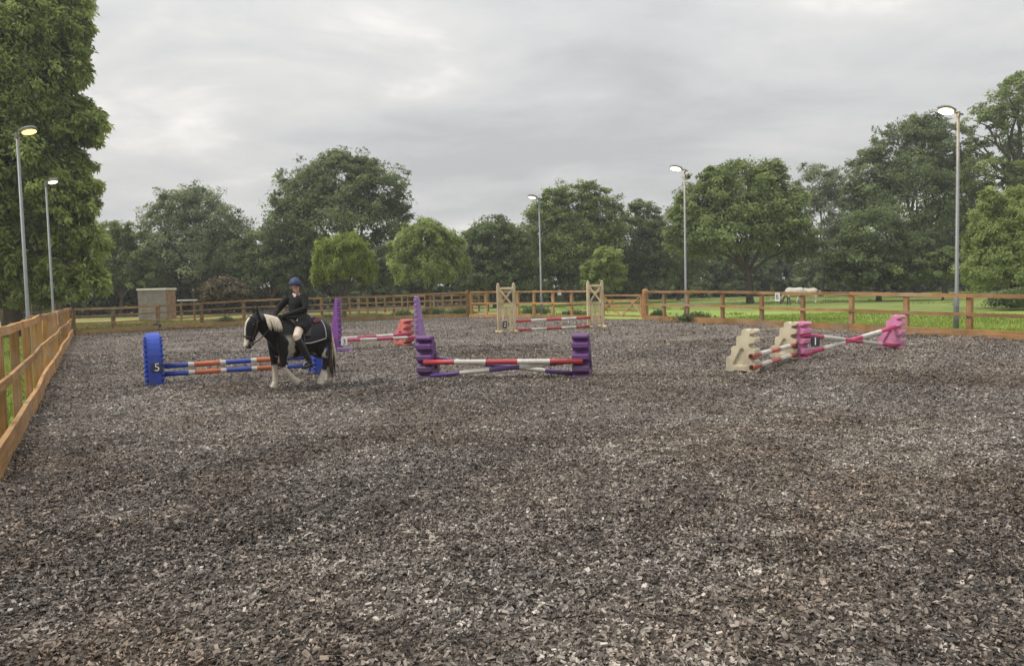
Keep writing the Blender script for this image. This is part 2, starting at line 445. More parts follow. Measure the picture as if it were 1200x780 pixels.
poly = [cornerL]+[G(px, ipl(px, B_BASE)) for px in (187, 250, 330, 400, 475)]+[cornerB]+[G(px, ipl(px, C_BASE)) for px in (625, 660)]+[hinge, gpost, nearR2, nearL2]
poly2 = np.array([(p.x, p.y) for p in poly])
def inside(px, py):
    res = np.zeros(px.shape, bool); n = len(poly2)
    for i in range(n):
        x1, y1 = poly2[i]; x2, y2 = poly2[(i+1) % n]
        c = ((y1 > py) != (y2 > py)) & (px < (x2-x1)*(py-y1)/(y2-y1+1e-12)+x1)
        res ^= c
    return res
def edge_goal(c):
    g = max(.08, .018*max(0, c.y))
    return g if abs(c.x) < max(0, c.y)*.72+.8 and c.y > 2 else .6
bm = bmesh.new()
fv = [bm.verts.new((p.x, p.y, 0)) for p in poly]
bm.faces.new(fv); bmesh.ops.triangulate(bm, faces=bm.faces)
for _ in range(10):
    ed = [e for e in bm.edges if e.calc_length() > edge_goal((e.verts[0].co+e.verts[1].co)/2)]
    if not ed: break
    bmesh.ops.subdivide_edges(bm, edges=ed, cuts=1, use_grid_fill=True)
    bmesh.ops.triangulate(bm, faces=[f for f in bm.faces if len(f.verts) > 3])
za_ = arena_z([v.co.x for v in bm.verts], [v.co.y for v in bm.verts])
for v, z_ in zip(bm.verts, za_): v.co.z = z_
me = bpy.data.meshes.new('arena_surface'); bm.to_mesh(me); bm.free(); me.materials.append(M['arena'])
me.polygons.foreach_set('use_smooth', [True]*len(me.polygons))
tag(link('arena_surface', me), kind='structure')

# dry paddock beyond the far left fence
pd = [cornerL+Vector((-70, -30, 0)), cornerL+Vector((-60, 60, 0)), Vector((-4, 100, 0)), Vector((2, 60, 0)), cornerB+Vector((.6, .3, 0)), cornerL+Vector((-.3, .3, 0)), cornerL+leftdir*22+Vector((-.6, -.1, 0)), cornerL+leftdir*22+Vector((-40, 0, 0))]
bm = bmesh.new(); bm.faces.new([bm.verts.new((p.x, p.y, -.070)) for p in pd]); bmesh.ops.triangulate(bm, faces=bm.faces)
me = bpy.data.meshes.new('paddock'); bm.to_mesh(me); bm.free(); me.materials.append(M['grass_dry'])
tag(link('paddock', me), kind='structure')

# longer, darker grass of the grazed field farther out on the right
M['grass_rough'] = mat_grass('rough_meadow_grass', [(.105, .145, .025), (.175, .225, .04), (.25, .295, .07)], (.21, .22, .07))
q0 = gpost+rightdir*-2
rm = [P(1500, 340, 36), P(1130, 340, 37), P(960, 340, 43), P(800, 340, 50), P(640, 340, 54), P(560, 340, 60), P(560, 340, 100), P(900, 340, 130), P(1500, 340, 120)]
bm = bmesh.new(); bm.faces.new([bm.verts.new((p.x, p.y, -.069)) for p in rm]); bmesh.ops.triangulate(bm, faces=bm.faces)
me = bpy.data.meshes.new('rough_meadow'); bm.to_mesh(me); bm.free(); me.materials.append(M['grass_rough'])
tag(link('rough_meadow', me), kind='structure')

# ------------------------------------------------------------------ geometry-node scatter (chips, grass)
def gn_scatter(name, pts, rot, scl, tone, mat, shape):
    me = bpy.data.meshes.new(name); n = len(pts)
    me.vertices.add(n); me.vertices.foreach_set('co', pts.astype(np.float32).ravel())
    for nm, tp, data, key in (('rot', 'FLOAT_VECTOR', rot, 'vector'), ('scl', 'FLOAT_VECTOR', scl, 'vector'), ('tone', 'FLOAT', tone, 'value')):
        a = me.attributes.new(nm, tp, 'POINT'); a.data.foreach_set(key, data.astype(np.float32).ravel())
    me.materials.append(mat); me.update()
    o = link(name, me)
    ng = bpy.data.node_groups.new(name+'_scatter', 'GeometryNodeTree')
    ng.interface.new_socket('Geometry', in_out='INPUT', socket_type='NodeSocketGeometry')
    ng.interface.new_socket('Geometry', in_out='OUTPUT', socket_type='NodeSocketGeometry')
    N = ng.nodes.new; Lk = ng.links.new
    gi = N('NodeGroupInput'); go = N('NodeGroupOutput')
    inst = N('GeometryNodeInstanceOnPoints'); join = N('GeometryNodeJoinGeometry')
    for s in shape(ng):
        sm = N('GeometryNodeSetMaterial'); sm.inputs['Material'].default_value = mat; Lk(s, sm.inputs['Geometry'])
        gti = N('GeometryNodeGeometryToInstance'); Lk(sm.outputs[0], gti.inputs[0]); Lk(gti.outputs[0], join.inputs[0])
    Lk(gi.outputs[0], inst.inputs['Points']); Lk(join.outputs[0], inst.inputs['Instance'])
    inst.inputs['Pick Instance'].default_value = True
    ri = N('FunctionNodeRandomValue'); ri.data_type = 'INT'
    ri.inputs[4].default_value = 0; ri.inputs[5].default_value = 5
    Lk(ri.outputs[2], inst.inputs['Instance Index'])
    ra = N('GeometryNodeInputNamedAttribute'); ra.data_type = 'FLOAT_VECTOR'; ra.inputs[0].default_value = 'rot'
    sa = N('GeometryNodeInputNamedAttribute'); sa.data_type = 'FLOAT_VECTOR'; sa.inputs[0].default_value = 'scl'
    Lk(ra.outputs[0], inst.inputs['Rotation']); Lk(sa.outputs[0], inst.inputs['Scale'])
    Lk(inst.outputs[0], go.inputs[0])
    md = o.modifiers.new('scatter', 'NODES'); md.node_group = ng
    return o
def chip_shapes(ng):
    outs = []
    for k in range(3):
        N = ng.nodes.new; Lk = ng.links.new
        g = N('GeometryNodeMeshGrid'); g.inputs['Size X'].default_value = 1; g.inputs['Size Y'].default_value = 1
        g.inputs['Vertices X'].default_value = 3+(k == 1); g.inputs['Vertices Y'].default_value = 3 if k == 2 else 2
        sp = N('GeometryNodeSetPosition'); Lk(g.outputs[0], sp.inputs[0])
        po = N('GeometryNodeInputPosition')
        nz = N('ShaderNodeTexNoise'); nz.noise_dimensions = '4D'; nz.inputs['W'].default_value = 3.7*k+1; nz.inputs['Scale'].default_value = 2.2; nz.inputs['Detail'].default_value = 1
        Lk(po.outputs[0], nz.inputs['Vector'])
        sub = N('ShaderNodeVectorMath'); sub.operation = 'SUBTRACT'; Lk(nz.outputs['Color'], sub.inputs[0]); sub.inputs[1].default_value = (.5, .5, .5)
        sc = N('ShaderNodeVectorMath'); sc.operation = 'MULTIPLY'; Lk(sub.outputs[0], sc.inputs[0]); sc.inputs[1].default_value = (1.5, 1.5, 1.6)
        Lk(sc.outputs[0], sp.inputs['Offset']); outs.append(sp.outputs[0])
    for k in range(2):
        g = ng.nodes.new('GeometryNodeMeshCube'); g.inputs['Size'].default_value = (.95, .8, .5)
        outs.append(g.outputs[0])
    return outs
def scatter_chips():
    PX, PY = [], []
    # density per square metre falls with distance
    for d0, d1, dens in ((2.6, 5.5, 5200), (5.5, 9, 2900), (9, 14, 1250), (14, 22, 430), (22, 46, 80)):
        w = d1*.72+.6; area = 2*w*(d1-d0); n = int(area*dens)
        x = rng.uniform(-w, w, n); y = rng.uniform(d0, d1, n)
        k = (np.abs(x) < y*.70+.5); PX.append(x[k]); PY.append(y[k])
    x = np.concatenate(PX); y = np.concatenate(PY)
    k = inside(x, y); x = x[k]; y = y[k]; n = len(x)
    far = np.clip(y/9, 1, 3.0)**.55
    ln = np.clip(rng.lognormal(math.log(.0178), .42, n), .007, .040)*far; wd = ln*rng.uniform(.35, .85, n); th = rng.uniform(.004, .009, n)*far
    z = arena_z(x, y)+rng.uniform(-.004, .017, n)*far
    rot = np.stack([rng.normal(0, .55, n), rng.normal(0, .46, n), rng.uniform(0, 6.283, n)], -1)
    # tone: scuffed darker and paler patches
    pat = .06*np.sin(x*.8+1.3*np.sin(y*.5))+.05*np.sin(y*.9+x*.35)+.05*np.sin(x*2.3-y*1.9)
    tone = np.clip(rng.beta(1.7, 2.6, n)+pat*1.2, 0, .88); tone[rng.random(n) < .006] = .96
    tone[rng.random(n) < .002] = 1.0
    o = gn_scatter('rubber_chips', np.stack([x, y, z], -1), rot, np.stack([ln, wd, th*2.2], -1), tone, M['chip'], chip_shapes)
    tag(o, 'loose brown and grey rubber chips covering the riding arena', 'rubber chips', kind='stuff')
    print('chips', n)
scatter_chips()

def quads_mesh(name, v, tone, mat):
    # v: (n,4,3)
    n = len(v); me = bpy.data.meshes.new(name)
    me.vertices.add(n*4); me.vertices.foreach_set('co', v.astype(np.float32).ravel())
    me.loops.add(n*4); me.loops.foreach_set('vertex_index', np.arange(n*4, dtype=np.int32))
    me.polygons.add(n); me.polygons.foreach_set('loop_start', np.arange(0, n*4, 4, dtype=np.int32))
    me.update(calc_edges=True)
    a = me.attributes.new('tone', 'FLOAT', 'FACE'); a.data.foreach_set('value', np.clip(tone, 0, 1).astype(np.float32))
    me.materials.append(mat); me.update(); return me
def unit(a): return a/(np.linalg.norm(a, axis=-1, keepdims=True)+1e-9)
def leaf_quads(c, ax, nr, ln, wd, fold=.25):
    # leaf from c along ax, width across; slight fold
    n = len(c); s = unit(np.cross(ax, nr)); nn = unit(np.cross(s, ax))
    ln = ln[:, None]; wd = wd[:, None]
    return np.stack([c, c+ax*ln*.5+s*wd*.5+nn*wd*fold, c+ax*ln-nn*ln*.12, c+ax*ln*.5-s*wd*.5+nn*wd*fold], 1)
def grass_blades(name, x, y, z0, hmin, hmax, mat, label, width=.012):
    n = len(x); c = np.stack([x, y, np.full(n, z0)], -1)
    ax = unit(np.stack([rng.normal(0, .35, n), rng.normal(0, .35, n), np.ones(n)], -1))
    nr = unit(rng.normal(0, 1, (n, 3)))
    h = rng.uniform(hmin, hmax, n)
    q = leaf_quads(c, ax, nr, h, np.full(n, width)*rng.uniform(.7, 1.5, n), .1)
    pat = .18*np.sin(x*.9+np.sin(y*.7))+.12*np.sin(y*1.3+x*.4)
    o = link(name, quads_mesh(name, q, .5+pat+rng.normal(0, .2, n), mat))
    return tag(o, label, 'grass', kind='stuff')
def strip(a, b, n, w0, w1, p=1.5):
    d = (b-a); nrm = Vector((-d.y, d.x, 0)).normalized()
    t = rng.uniform(0, 1, n); w = w0+(w1-w0)*rng.uniform(0, 1, n)**p
    return a.x+d.x*t+nrm.x*w, a.y+d.y*t+nrm.y*w
# right meadow: blades in the strip beyond the fence (outside is +x side)
x, y = strip(nearR2-rightdir*20, gpost, 42000, -.25, -14, 1.6)
grass_blades('meadow_grass_blades', x, y, -.075, .05, .13, M['blade'], 'short bright green grass beyond the right hand fence', .022)
x, y = strip(nearR2-rightdir*20, gpost, 9000, -.12, -.9, 1.4)
grass_blades('fence_grass_blades', x, y, -.075, .12, .34, M['blade'], 'uncut tufts of grass along the foot of the right hand fence', .016)

x, y = strip(cornerL+leftdir*31, cornerL, 26000, .22, 8, 1.5)
grass_blades('verge_grass_blades', x, y, -.075, .07, .24, M['blade'], 'longer green grass outside the left hand fence', .018)
x, y = strip(cornerL, cornerB, 30000, .25, 16, 1.3)
grass_blades('paddock_grass_blades', x, y, -.07, .06, .19, M['blade_dry'], 'yellowed paddock grass beyond the far fence', .03)

# bare shaded earth under the woods
wf = [(-200, 64), (80, 68), (240, 70), (400, 76), (560, 82), (760, 90), (950, 97), (1120, 95), (1260, 84), (1400, 76)]
near_ = [P(px, 340, d) for px, d in wf]; far_ = [P(px, 340, d*2.2) for px, d in wf]
bm = bmesh.new(); na_ = [bm.verts.new((p.x, p.y+random.uniform(-1.5, 1.5), -.064)) for p in near_]; fa_ = [bm.verts.new((p.x, p.y, -.064)) for p in far_]
for i in range(len(wf)-1): bm.faces.new((na_[i], na_[i+1], fa_[i+1], fa_[i]))
me = bpy.data.meshes.new('woodland_floor'); bm.to_mesh(me); bm.free(); me.materials.append(plain('leaf_litter', (.055, .043, .03), .95, .4, .8))
tag(link('woodland_floor', me), kind='structure')

n_ = 1000; tx = rng.uniform(-4, 62, n_); ty = rng.uniform(34, 88, n_)
k_ = (np.sin(tx*.31+np.sin(ty*.23))+np.sin(ty*.41-tx*.17) > .1) & (tx > 8-(ty-38)*.3) & ~((tx > 13) & (tx < 26) & (ty < 56)); tx, ty = tx[k_], ty[k_]
ti = np.repeat(np.arange(len(tx)), 22); sz_ = rng.uniform(.12, .4, len(tx))
grass_blades('grass_tussocks', tx[ti]+rng.normal(0, 1, len(ti))*sz_[ti], ty[ti]+rng.normal(0, 1, len(ti))*sz_[ti], -.07, .06, .19, M['blade'], 'darker rough grass tussocks scattered over the far field', .05)

# ------------------------------------------------------------------ fences
def fence(label, base, tops, side, rails, kick, mat, postw=(.13, .10), big=(), name='post_and_rail_fence', group=None, bow=.02, span=2, kickh=.24):
    """base: points; tops: rail-top height at each; side: +1 boards on the left of travel, -1 on the right
    rails: list of (fraction of top height, board height)"""
    r = empty(name, base[0], 0, label, 'fence', group); o = base[0]
    n = len(base); nr = []
    for i in range(n):
        t = (base[min(i+1, n-1)]-base[max(i-1, 0)]); nr.append(Vector((-t.y, t.x, 0)).normalized()*side)
    jit = [random.uniform(-bow, bow) for _ in base]; jz = [random.uniform(-bow, bow) for _ in base]
    for i, b in enumerate(base):
        w, t = postw; h = tops[i]+jz[i]-.012
        if i in big: w, t, h = big[i]
        tg = Vector((-nr[i].y, nr[i].x, 0))
        mb = MB(); lean = Vector((random.uniform(-.012, .012), random.uniform(-.012, .012), 0))
        if i in big and len(big) and big[i][0] > .2:
            c = b-o-nr[i]*.02
            mb.tube([c+Vector((0, 0, -.2)), c+Vector((0, 0, h-.08)), c+Vector((0, 0, h-.02)), c+Vector((0, 0, h))], [w*.5, w*.5, w*.42, w*.22], 16)
            mb.build('post', mat, r, smooth=False)
        else:
            c = b-o-nr[i]*(t/2+.02)
            mb.sweep([c+Vector((0, 0, -.2)), c+lean+Vector((0, 0, h))], w, t, nr[i])
            mb.build('post', mat, r, bevel=.008)
    for fr, bh in rails:
        i = 0
        while i < n-1:
            j = min(i+span, n-1)
            if n-1-j == 1 and span > 1: pass
            pts = []
            for k in range(i, j+1):
                q = base[k]-o+nr[k]*(.022+jit[k]*.5)
                pts.append(q+Vector((0, 0, tops[k]*fr+jz[k]-bh/2)))
            d = (pts[-1]-pts[0]).normalized(); pts[0] = pts[0]+d*.004; pts[-1] = pts[-1]-d*.004
            mb = MB(); mb.sweep(pts, bh, .04); mb.build('rail', mat, r)
            i = j
    if kick:
        i = 0
        while i < n-1:
            j = min(i+span, n-1); pts = []
            for k in range(i, j+1):
                pts.append(base[k]-o+nr[k]*(.035+jit[k])+Vector((0, 0, kickh/2-.03+jz[k]*.7)))
            d = (pts[-1]-pts[0]).normalized(); pts[0] = pts[0]+d*.004; pts[-1] = pts[-1]-d*.004
            mb = MB(); mb.sweep(pts, kickh, .055); mb.build('kickboard', mat, r)
            i = j
    return r
# left fence, from the far corner towards (and past) the camera
NL = 17
lb = [cornerL+leftdir*(1.93*i) for i in range(NL)]
lt = [1.22+.12*min(1, i/14) for i in range(NL)]
wob = [0, .02, -.01, .02, .05, .02, -.02, -.03, .01, .02, 0, -.01, .01, .01, 0, 0, 0]
ln_ = Vector((-leftdir.y, leftdir.x, 0))
lb = [p+ln_*wob[i] for i, p in enumerate(lb)]
fence('brown timber rail fence with deep kickboard along the left edge of the arena', lb, lt, +1, [(1.0, .095), (.60, .095)], True, M['fence'], (.12, .10), bow=.02, kickh=.30)
# far fence, left part
pxs = [88, 135, 187, 238, 287, 333, 378, 421, 462, 505, 548]
bb = [G(px, ipl(px, B_BASE)) for px in pxs]
bt = [hgt(px, ipl(px, B_TOP), b) for px, b in zip(pxs, bb)]
fence('weathered four rail fence across the far left end of the arena', bb, bt, -1, [(1.0, .10), (.72, .08), (.45, .08)], True, M['fence_far'], (.15, .12), big={10: (.19, .19, bt[-1]+.04)})
# far fence, right part up to the gate
pxs = [552, 569, 587, 606, 625, 647, 669, 704]
bb = [G(px, ipl(px, C_BASE)) for px in pxs]
bt = [hgt(px, ipl(px, C_TOP), b) for px, b in zip(pxs, bb)]
fence('brown two rail fence behind the pale wooden jump wings', bb, bt, -1, [(1.0, .10), (.56, .085)], True, M['fence'], (.15, .12), kickh=.2)
# right fence from the gate post
pr = [0, 2.0]
for px in (804, 845, 891, 939, 996, 1060, 1134):
    a = (px-600)/900.0
    d = ray(px, 370); k = d.x/d.y
    s = (gpost.x-k*gpost.y)/(k*rightdir.y-rightdir.x); pr.append(s)
pr[1] = pr[2]*.46
while pr[-1] < 27: pr.append(pr[-1]+2.1)
rb = [gpost+rightdir*s for s in pr]
rt_px = [(756, 340), (1137, 343.5), (1200, 344.5)]
rtop = []
for s, b in zip(pr, rb):
    px = 600+900*(b.x/b.y)
    rtop.append(hgt(px, ipl(px, rt_px), b) if px < 1230 else rtop[-1])
fence('brown two rail fence with kickboard along the right side before the green field', rb, rtop, -1, [(1.0, .105), (.56, .09)], True, M['fence_right'], (.15, .11), big={0: (.30, .30, rtop[0]+.06)}, kickh=.25)
# gate
def gate():
    a = hinge+(gpost-hinge).normalized()*.20; b = gpost-(gpost-hinge).normalized()*.22
    r = empty('field_gate', a, 0, 'brown five bar wooden gate with diagonal braces beside the round topped post', 'gate')
    d = b-a; L = d.length; u = d.normalized(); H = 1.16
    f = lambda s, z: u*(s*L)+Vector((0, 0, z))
    for z in (.16, .42, .66, .90, 1.14):
        MB().sweep([f(0, z+.02), f(1, z)], .085, .035).build('gate_bar', M['fence'], r)
    nrm = Vector((-u.y, u.x, 0))
    for s in (0, 1):
        MB().sweep([f(s, .10), f(s, H+.03)], .09, .065, nrm).build('gate_stile', M['fence'], r)
    off = -nrm*.034
    for (s0, z0, s1, z1) in ((.02, 1.1, .48, .16), (.98, 1.1, .5, .16), (.98, .36, .72, .92), (.03, .42, .28, .9)):
        MB().sweep([f(s0, z0)+off, f(s1, z1)+off], .07, .03, nrm).build('gate_brace', M['fence'], r)
gate()
# fences in the fields beyond
def field_fence(label, a, b, n, h, rails, mat, rails_w=.09):
    pts = [a.lerp(b, i/(n-1)) for i in range(n)]
    fence(label, pts, [h]*n, 1, rails, False, mat, (.13, .11), name='paddock_fence')
def GD(px, dist): p = P(px, 340, dist); return Vector((p.x, p.y, 0))
field_fence('old dark brown paddock fence under the tall tree at far left', GD(-40, 42), GD(64, 50), 7, 1.25, [(1, .1), (.72, .09), (.44, .09)], M['fence_old'])
field_fence('distant pale rail fence of a small paddock behind the far fence corner', GD(398, 60), GD(470, 63), 8, 1.22, [(1, .11), (.66, .1), (.36, .1)], M['fence_far'])
field_fence('distant low rail fence behind the arena corner post', GD(478, 60), GD(572, 58), 10, 1.25, [(1, .11), (.66, .1), (.36, .1)], M['fence_far'])
r = empty('gate_post', GD(66, 41), 0, 'thick square brown post standing behind the left fence corner', 'post')
MB().box((0, 0, .82), (.3, .3, 1.7)).build('post_shaft', M['fence_old'], r, bevel=.02)
MB().box((0, 0, 1.7), (.34, .34, .06)).build('post_cap', M['fence_old'], r, bevel=.015)

# ------------------------------------------------------------------ lamps
LAMPG = 'floodlight poles around the arena'
def lamp(label, base, h, dirv, glass, lean=0):
    r = empty('street_lamp', base, 0, label, 'lamp post', LAMPG)
    MB().tube([(0, 0, -.2), (0, 0, 1.1), (0, 0, 1.14), (0, 0, h)], [.075, .075, .052, .04], 12).build('pole', M['steel'], r, smooth=True)
    MB().tube([(0, 0, .0), (0, 0, .05)], [.14, .13], 12).build('base_plate', M['steel'], r)
    d = Vector(dirv).normalized(); s = Vector((-d.y, d.x, 0))
    MB().box((-.02, -.080, .62), (.085, .02, .42)).build('access_door', M['housing'], r, bevel=.004)
    MB().tube([(0, 0, h-.05), (0, 0, h+.10)], [.06, .055], 12).build('pole_cap', M['housing'], r)
    MB().tube([Vector((0, 0, h+.03))-d*.16, Vector((0, 0, h+.05)), d*.22+Vector((0, 0, h+.10))], [.03, .032, .03], 8).build('bracket', M['housing'], r)
    mb = MB()
    T = math.radians(8)
    def q(a, z): return d*(.12+a*math.cos(T)-z*math.sin(T))+Vector((0, 0, h+.06+a*math.sin(T)+z*math.cos(T)))
    mb.tube([q(0, .06), q(.06, .06), q(.30, .085), q(.48, .075), q(.56, .05)], [(.05, .03), (.12, .06), (.16, .075), (.14, .06), (.05, .03)], 14, side=s)
    mb.build('lamp_housing', M['housing'], r, smooth=True)
    mb = MB(); mb.tube([q(.10, -.012), q(.16, -.018), q(.32, -.020), q(.46, -.012), q(.50, .0)], [(.06, .03), (.12, .05), (.145, .06), (.11, .045), (.05, .02)], 14, side=s)
    mb.build('lamp_glass', glass, r, smooth=True)
    return r
def lamp_at(px, top_y, dist, label, dirv, glass):
    b = GD(px, dist)
    # pole foot px differs from its head by the camera's tilt: solve on the plane
    h = P(px, top_y, dist).z
    return lamp(label, Vector((b.x, b.y, -.03)), h, dirv, glass)
lamp_at(1121, 134, 22.3, 'tall steel lamp post at far right with the brightest lit lamp', (-1, -.25, 0), M['lamp_warm'])
lamp_at(803.5, 200, 33.2, 'steel lamp post with lit lamp behind the right fence, right of the gate', (-1, -.3, 0), M['lamp_warm'])
lamp_at(634, 233, 41.8, 'slim steel lamp post between the two pale wooden jump wings', (-1, -.5, 0), M['lamp_white'])
lamp_at(61, 216, 32.5, 'shorter looking lamp post at left, farther from the camera', (1, -.4, 0), M['lamp_white'])
lamp_at(31, 158, 23.0, 'steel lamp post at far left, head among the leaves', (1, -.2, 0), M['lamp_amber'])

# ------------------------------------------------------------------ trees
def crown_points(lobes, nclump, per, leaf, drop=0.0, clump=None, shell=.45):
    """lobes: (centre, (rx, ry, rz)); returns leaf arrays"""
    vol = np.array([l[1][0]*l[1][2] for l in lobes]); cnt = np.maximum(6, (nclump*vol/vol.sum())).astype(int)
    C, A, Nn, LN, WD, T = [], [], [], [], [], []
    for (c, rr), k in zip(lobes, cnt):
        c = np.array(c); rr = np.array(rr)
        d = unit(rng.normal(0, 1, (k, 3))); d[:, 2] = np.where(d[:, 2] < -.7, -d[:, 2]*.6, d[:, 2]); d = unit(d)
        rad = (1-shell)+shell*rng.uniform(0, 1, k)**.7
        stray = rng.random(k) < .24; rad[stray] *= rng.uniform(1.0, 1.30, stray.sum())
        cc = c+d*rr*rad[:, None]
        cs = (clump or .17)*rr.mean()*rng.uniform(.65, 1.4, k)
        cs = np.clip(cs, .28, 1.15)
        tone = rng.normal(.50, .22, k)
        sz = rng.uniform(.6, 1.4, k); nl = np.maximum(4, per*sz*rng.uniform(.7, 1.3, k)).astype(int)
        ii = np.repeat(np.arange(k), nl); m = len(ii)
        g = unit(rng.normal(0, 1, (m, 3)))*(rng.uniform(0, 1, m)**.45)[:, None]
        st = np.array([1.15, 1.15, .70])*(1-drop)+np.array([.6, .6, 1.5])*drop
        p = cc[ii]+g*cs[ii][:, None]*st
        p[:, 2] -= cs[ii]*.6*drop
        out = unit(p-c+1e-6)
        nr = unit(out*.7+np.array([0, 0, .8])+rng.normal(0, .55, (m, 3)))
        ax = rng.normal(0, 1, (m, 3))+out*.4; ax[:, 2] -= .45
        ax2 = rng.normal(0, .3, (m, 3)); ax2[:, 2] -= 1.0; ax2 += out*.35
        ax = ax*(1-drop)+ax2*drop
        ax = unit(ax-nr*(ax*nr).sum(1, keepdims=True)*(.85-.65*drop))
        ln = leaf*rng.uniform(.65, 1.45, m); wd = ln*rng.uniform(.42, .72, m)
        ln = ln*(1+.9*drop); wd = wd*(1-.38*drop)
        C.append(p); A.append(ax); Nn.append(nr); LN.append(ln); WD.append(wd)
        T.append(tone[ii]+rng.normal(0, .13, m))
    C, A, Nn, LN, WD, T = map(np.concatenate, (C, A, Nn, LN, WD, T))
    return leaf_quads(C, A, Nn, LN, WD), T
def limb_tubes(mb, p0, p1, r0, r1, seg=5, wig=.06, n=7):
    p0, p1 = Vector(p0), Vector(p1); L = (p1-p0).length; pts = []; rr = []
    for i in range(seg+1):
        t = i/seg
        w = Vector((random.uniform(-1, 1), random.uniform(-1, 1), random.uniform(-.4, .6)))*L*wig*(0 if i in (0, seg) else 1)
        q = p0.lerp(p1, t); q.z += math.sin(t*math.pi)*L*.05
        pts.append(q+w); rr.append(r0+(r1-r0)*t**.8)
    mb.tube(pts, rr, n, side=(1, 0, 0)); return pts
def tree(name, label, dist, base_px, lobes, mat, leaf=.2, nclump=500, per=45, trunk=.25, group=None, drop=0.0, cat='tree', clump=None, depth=.85, limbs=True, shell=.45, bole=None, skirt=None):
    b = GD(base_px, dist); b.z = -.05
    r = empty(name, b, 0, label, cat, group)
    LB = []
    if skirt is None: skirt = name == 'broadleaf_tree'
    if skirt:
        xs_ = [l[0]-l[2]*.7 for l in lobes]+[l[0]+l[2]*.7 for l in lobes]; x0_, x1_ = min(xs_), max(xs_)
        m_ = max(2, int((x1_-x0_)/26))
        lobes = list(lobes)+[(x0_+(x1_-x0_)*(k_+.5)/m_, 322+random.uniform(-6, 6), (x1_-x0_)/m_*.75, 20) for k_ in range(m_)]
        nclump = int(nclump*1.3)
    per = int(per*1.12)
    for (cx_, cy_, rx, ry) in lobes:
        k = dist/900.0
        c = P(cx_, cy_, dist+random.uniform(-.25, .25)*rx*k)-b
        LB.append(((c.x, c.y, c.z), (rx*k, rx*k*depth, ry*k)))
    q, t = crown_points(LB, nclump, per, leaf, drop, clump, shell)
    k = q[:, :, 2].min(1) > .03; q = q[k]; t = t[k]
    link('crown', quads_mesh('crown', q, t, mat), r)
    if limbs:
        top = max(l[0][2] for l in LB); cxm = sum(l[0][0] for l in LB)/len(LB)
        fork = Vector((cxm*.35, 0, (bole or .28)*top))
        mb = MB(); limb_tubes(mb, (0, 0, -.1), fork, trunk, trunk*.78, 4, .03, 10)
        mb.tube([(0, 0, -.1), (0, 0, .35)], [trunk*1.35, trunk*.95], 10)
        mb.build('trunk', M['bark'], r, smooth=True)
        mb = MB()
        for c, rr in LB:
            c = Vector(c)
            pts = limb_tubes(mb, fork-Vector((0, 0, trunk)), c, trunk*.6, trunk*.14, 6, .05)
            for _ in range(5):
                a = random.choice(pts[3:])
                e = c+Vector((random.uniform(-1, 1)*rr[0], random.uniform(-1, 1)*rr[1], random.uniform(-.5, 1)*rr[2]))*.9
                limb_tubes(mb, a, e, trunk*.2, trunk*.05, 4, .06, 5)
        mb.build('limbs', M['bark'], r, smooth=True)
    return r
TG = 'trees beyond the arena fences'
tree('ash_tree', 'huge leafy ash tree filling the upper left edge, behind the two left lamps', 36, 10,
     [(-25, 60, 95, 100), (30, 20, 58, 44), (68, 42, 34, 34), (88, 22, 22, 22), (50, 92, 44, 38), (84, 84, 20, 24), (70, 140, 40, 34), (98, 146, 22, 24), (52, 178, 44, 34), (84, 196, 20, 22),
      (64, 232, 42, 32), (100, 232, 19, 24), (10, 190, 70, 75), (82, 272, 34, 26), (108, 284, 18, 20), (30, 290, 70, 36), (-70, 230, 90, 95), (25, -65, 66, 56), (70, -30, 34, 34), (70, 312, 40, 24), (18, 344, 46, 20), (72, 338, 30, 16)],
     M['l_ash'], .18, 2800, 60, .42, TG, depth=.8, clump=.17, skirt=True, drop=.35)
tree('broadleaf_tree', 'low soft green tree just right of the huge left ash', 68, 140, [(130, 285, 26, 26), (160, 292, 28, 30), (122, 315, 32, 26), (170, 320, 26, 22)], M['l_mid'], .2, 420, 40, .2, TG)
tree('broadleaf_tree', 'grey green open topped tree rising behind the brick hut', 70, 226, [(225, 250, 44, 30), (196, 275, 34, 36), (258, 275, 38, 36), (226, 300, 62, 34), (235, 236, 20, 16), (205, 240, 18, 14)], M['l_grey'], .21, 620, 42, .25, TG)
tree('broadleaf_tree', 'tallest dark domed tree behind the rider', 68, 402, [(400, 212, 48, 34), (360, 238, 40, 40), (442, 235, 38, 36), (400, 262, 74, 46), (340, 265, 28, 36), (460, 262, 24, 30), (392, 190, 20, 14), (425, 200, 22, 16)], M['l_dark'], .23, 1000, 42, .36, TG, shell=.4)
tree('broadleaf_tree', 'squat dark tree between the brown bush and the yellow green willow', 68, 318, [(300, 300, 36, 36), (335, 300, 38, 42), (318, 322, 50, 24)], M['l_dark'], .2, 480, 42, .22, TG)
tree('willow_tree', 'small yellow green weeping tree directly behind the rider', 50, 402, [(402, 288, 24, 15), (384, 298, 17, 18), (420, 304, 18, 20), (403, 312, 34, 20), (376, 318, 9, 14), (430, 318, 9, 14)], M['l_yellow'], .12, 560, 52, .14, TG, drop=.5)
tree('willow_tree', 'rounded feathery green willow above the far fence corner', 56, 500, [(500, 282, 32, 24), (476, 296, 22, 24), (526, 297, 22, 24), (500, 312, 42, 22)], M['l_light'], .14, 620, 66, .18, TG, drop=.35)
tree('broadleaf_tree', 'dense dark round tree left of the middle lamp post', 68, 580, [(578, 282, 30, 30), (560, 298, 22, 32), (602, 298, 24, 32), (578, 322, 38, 20)], M['l_dark'], .21, 520, 42, .22, TG)
tree('broadleaf_tree', 'broad mid green tree directly behind the middle lamp post', 72, 668, [(668, 248, 40, 32), (643, 270, 32, 36), (700, 262, 32, 38), (670, 290, 56, 38), (690, 228, 24, 14), (650, 235, 18, 14)], M['l_mid'], .22, 760, 42, .28, TG)
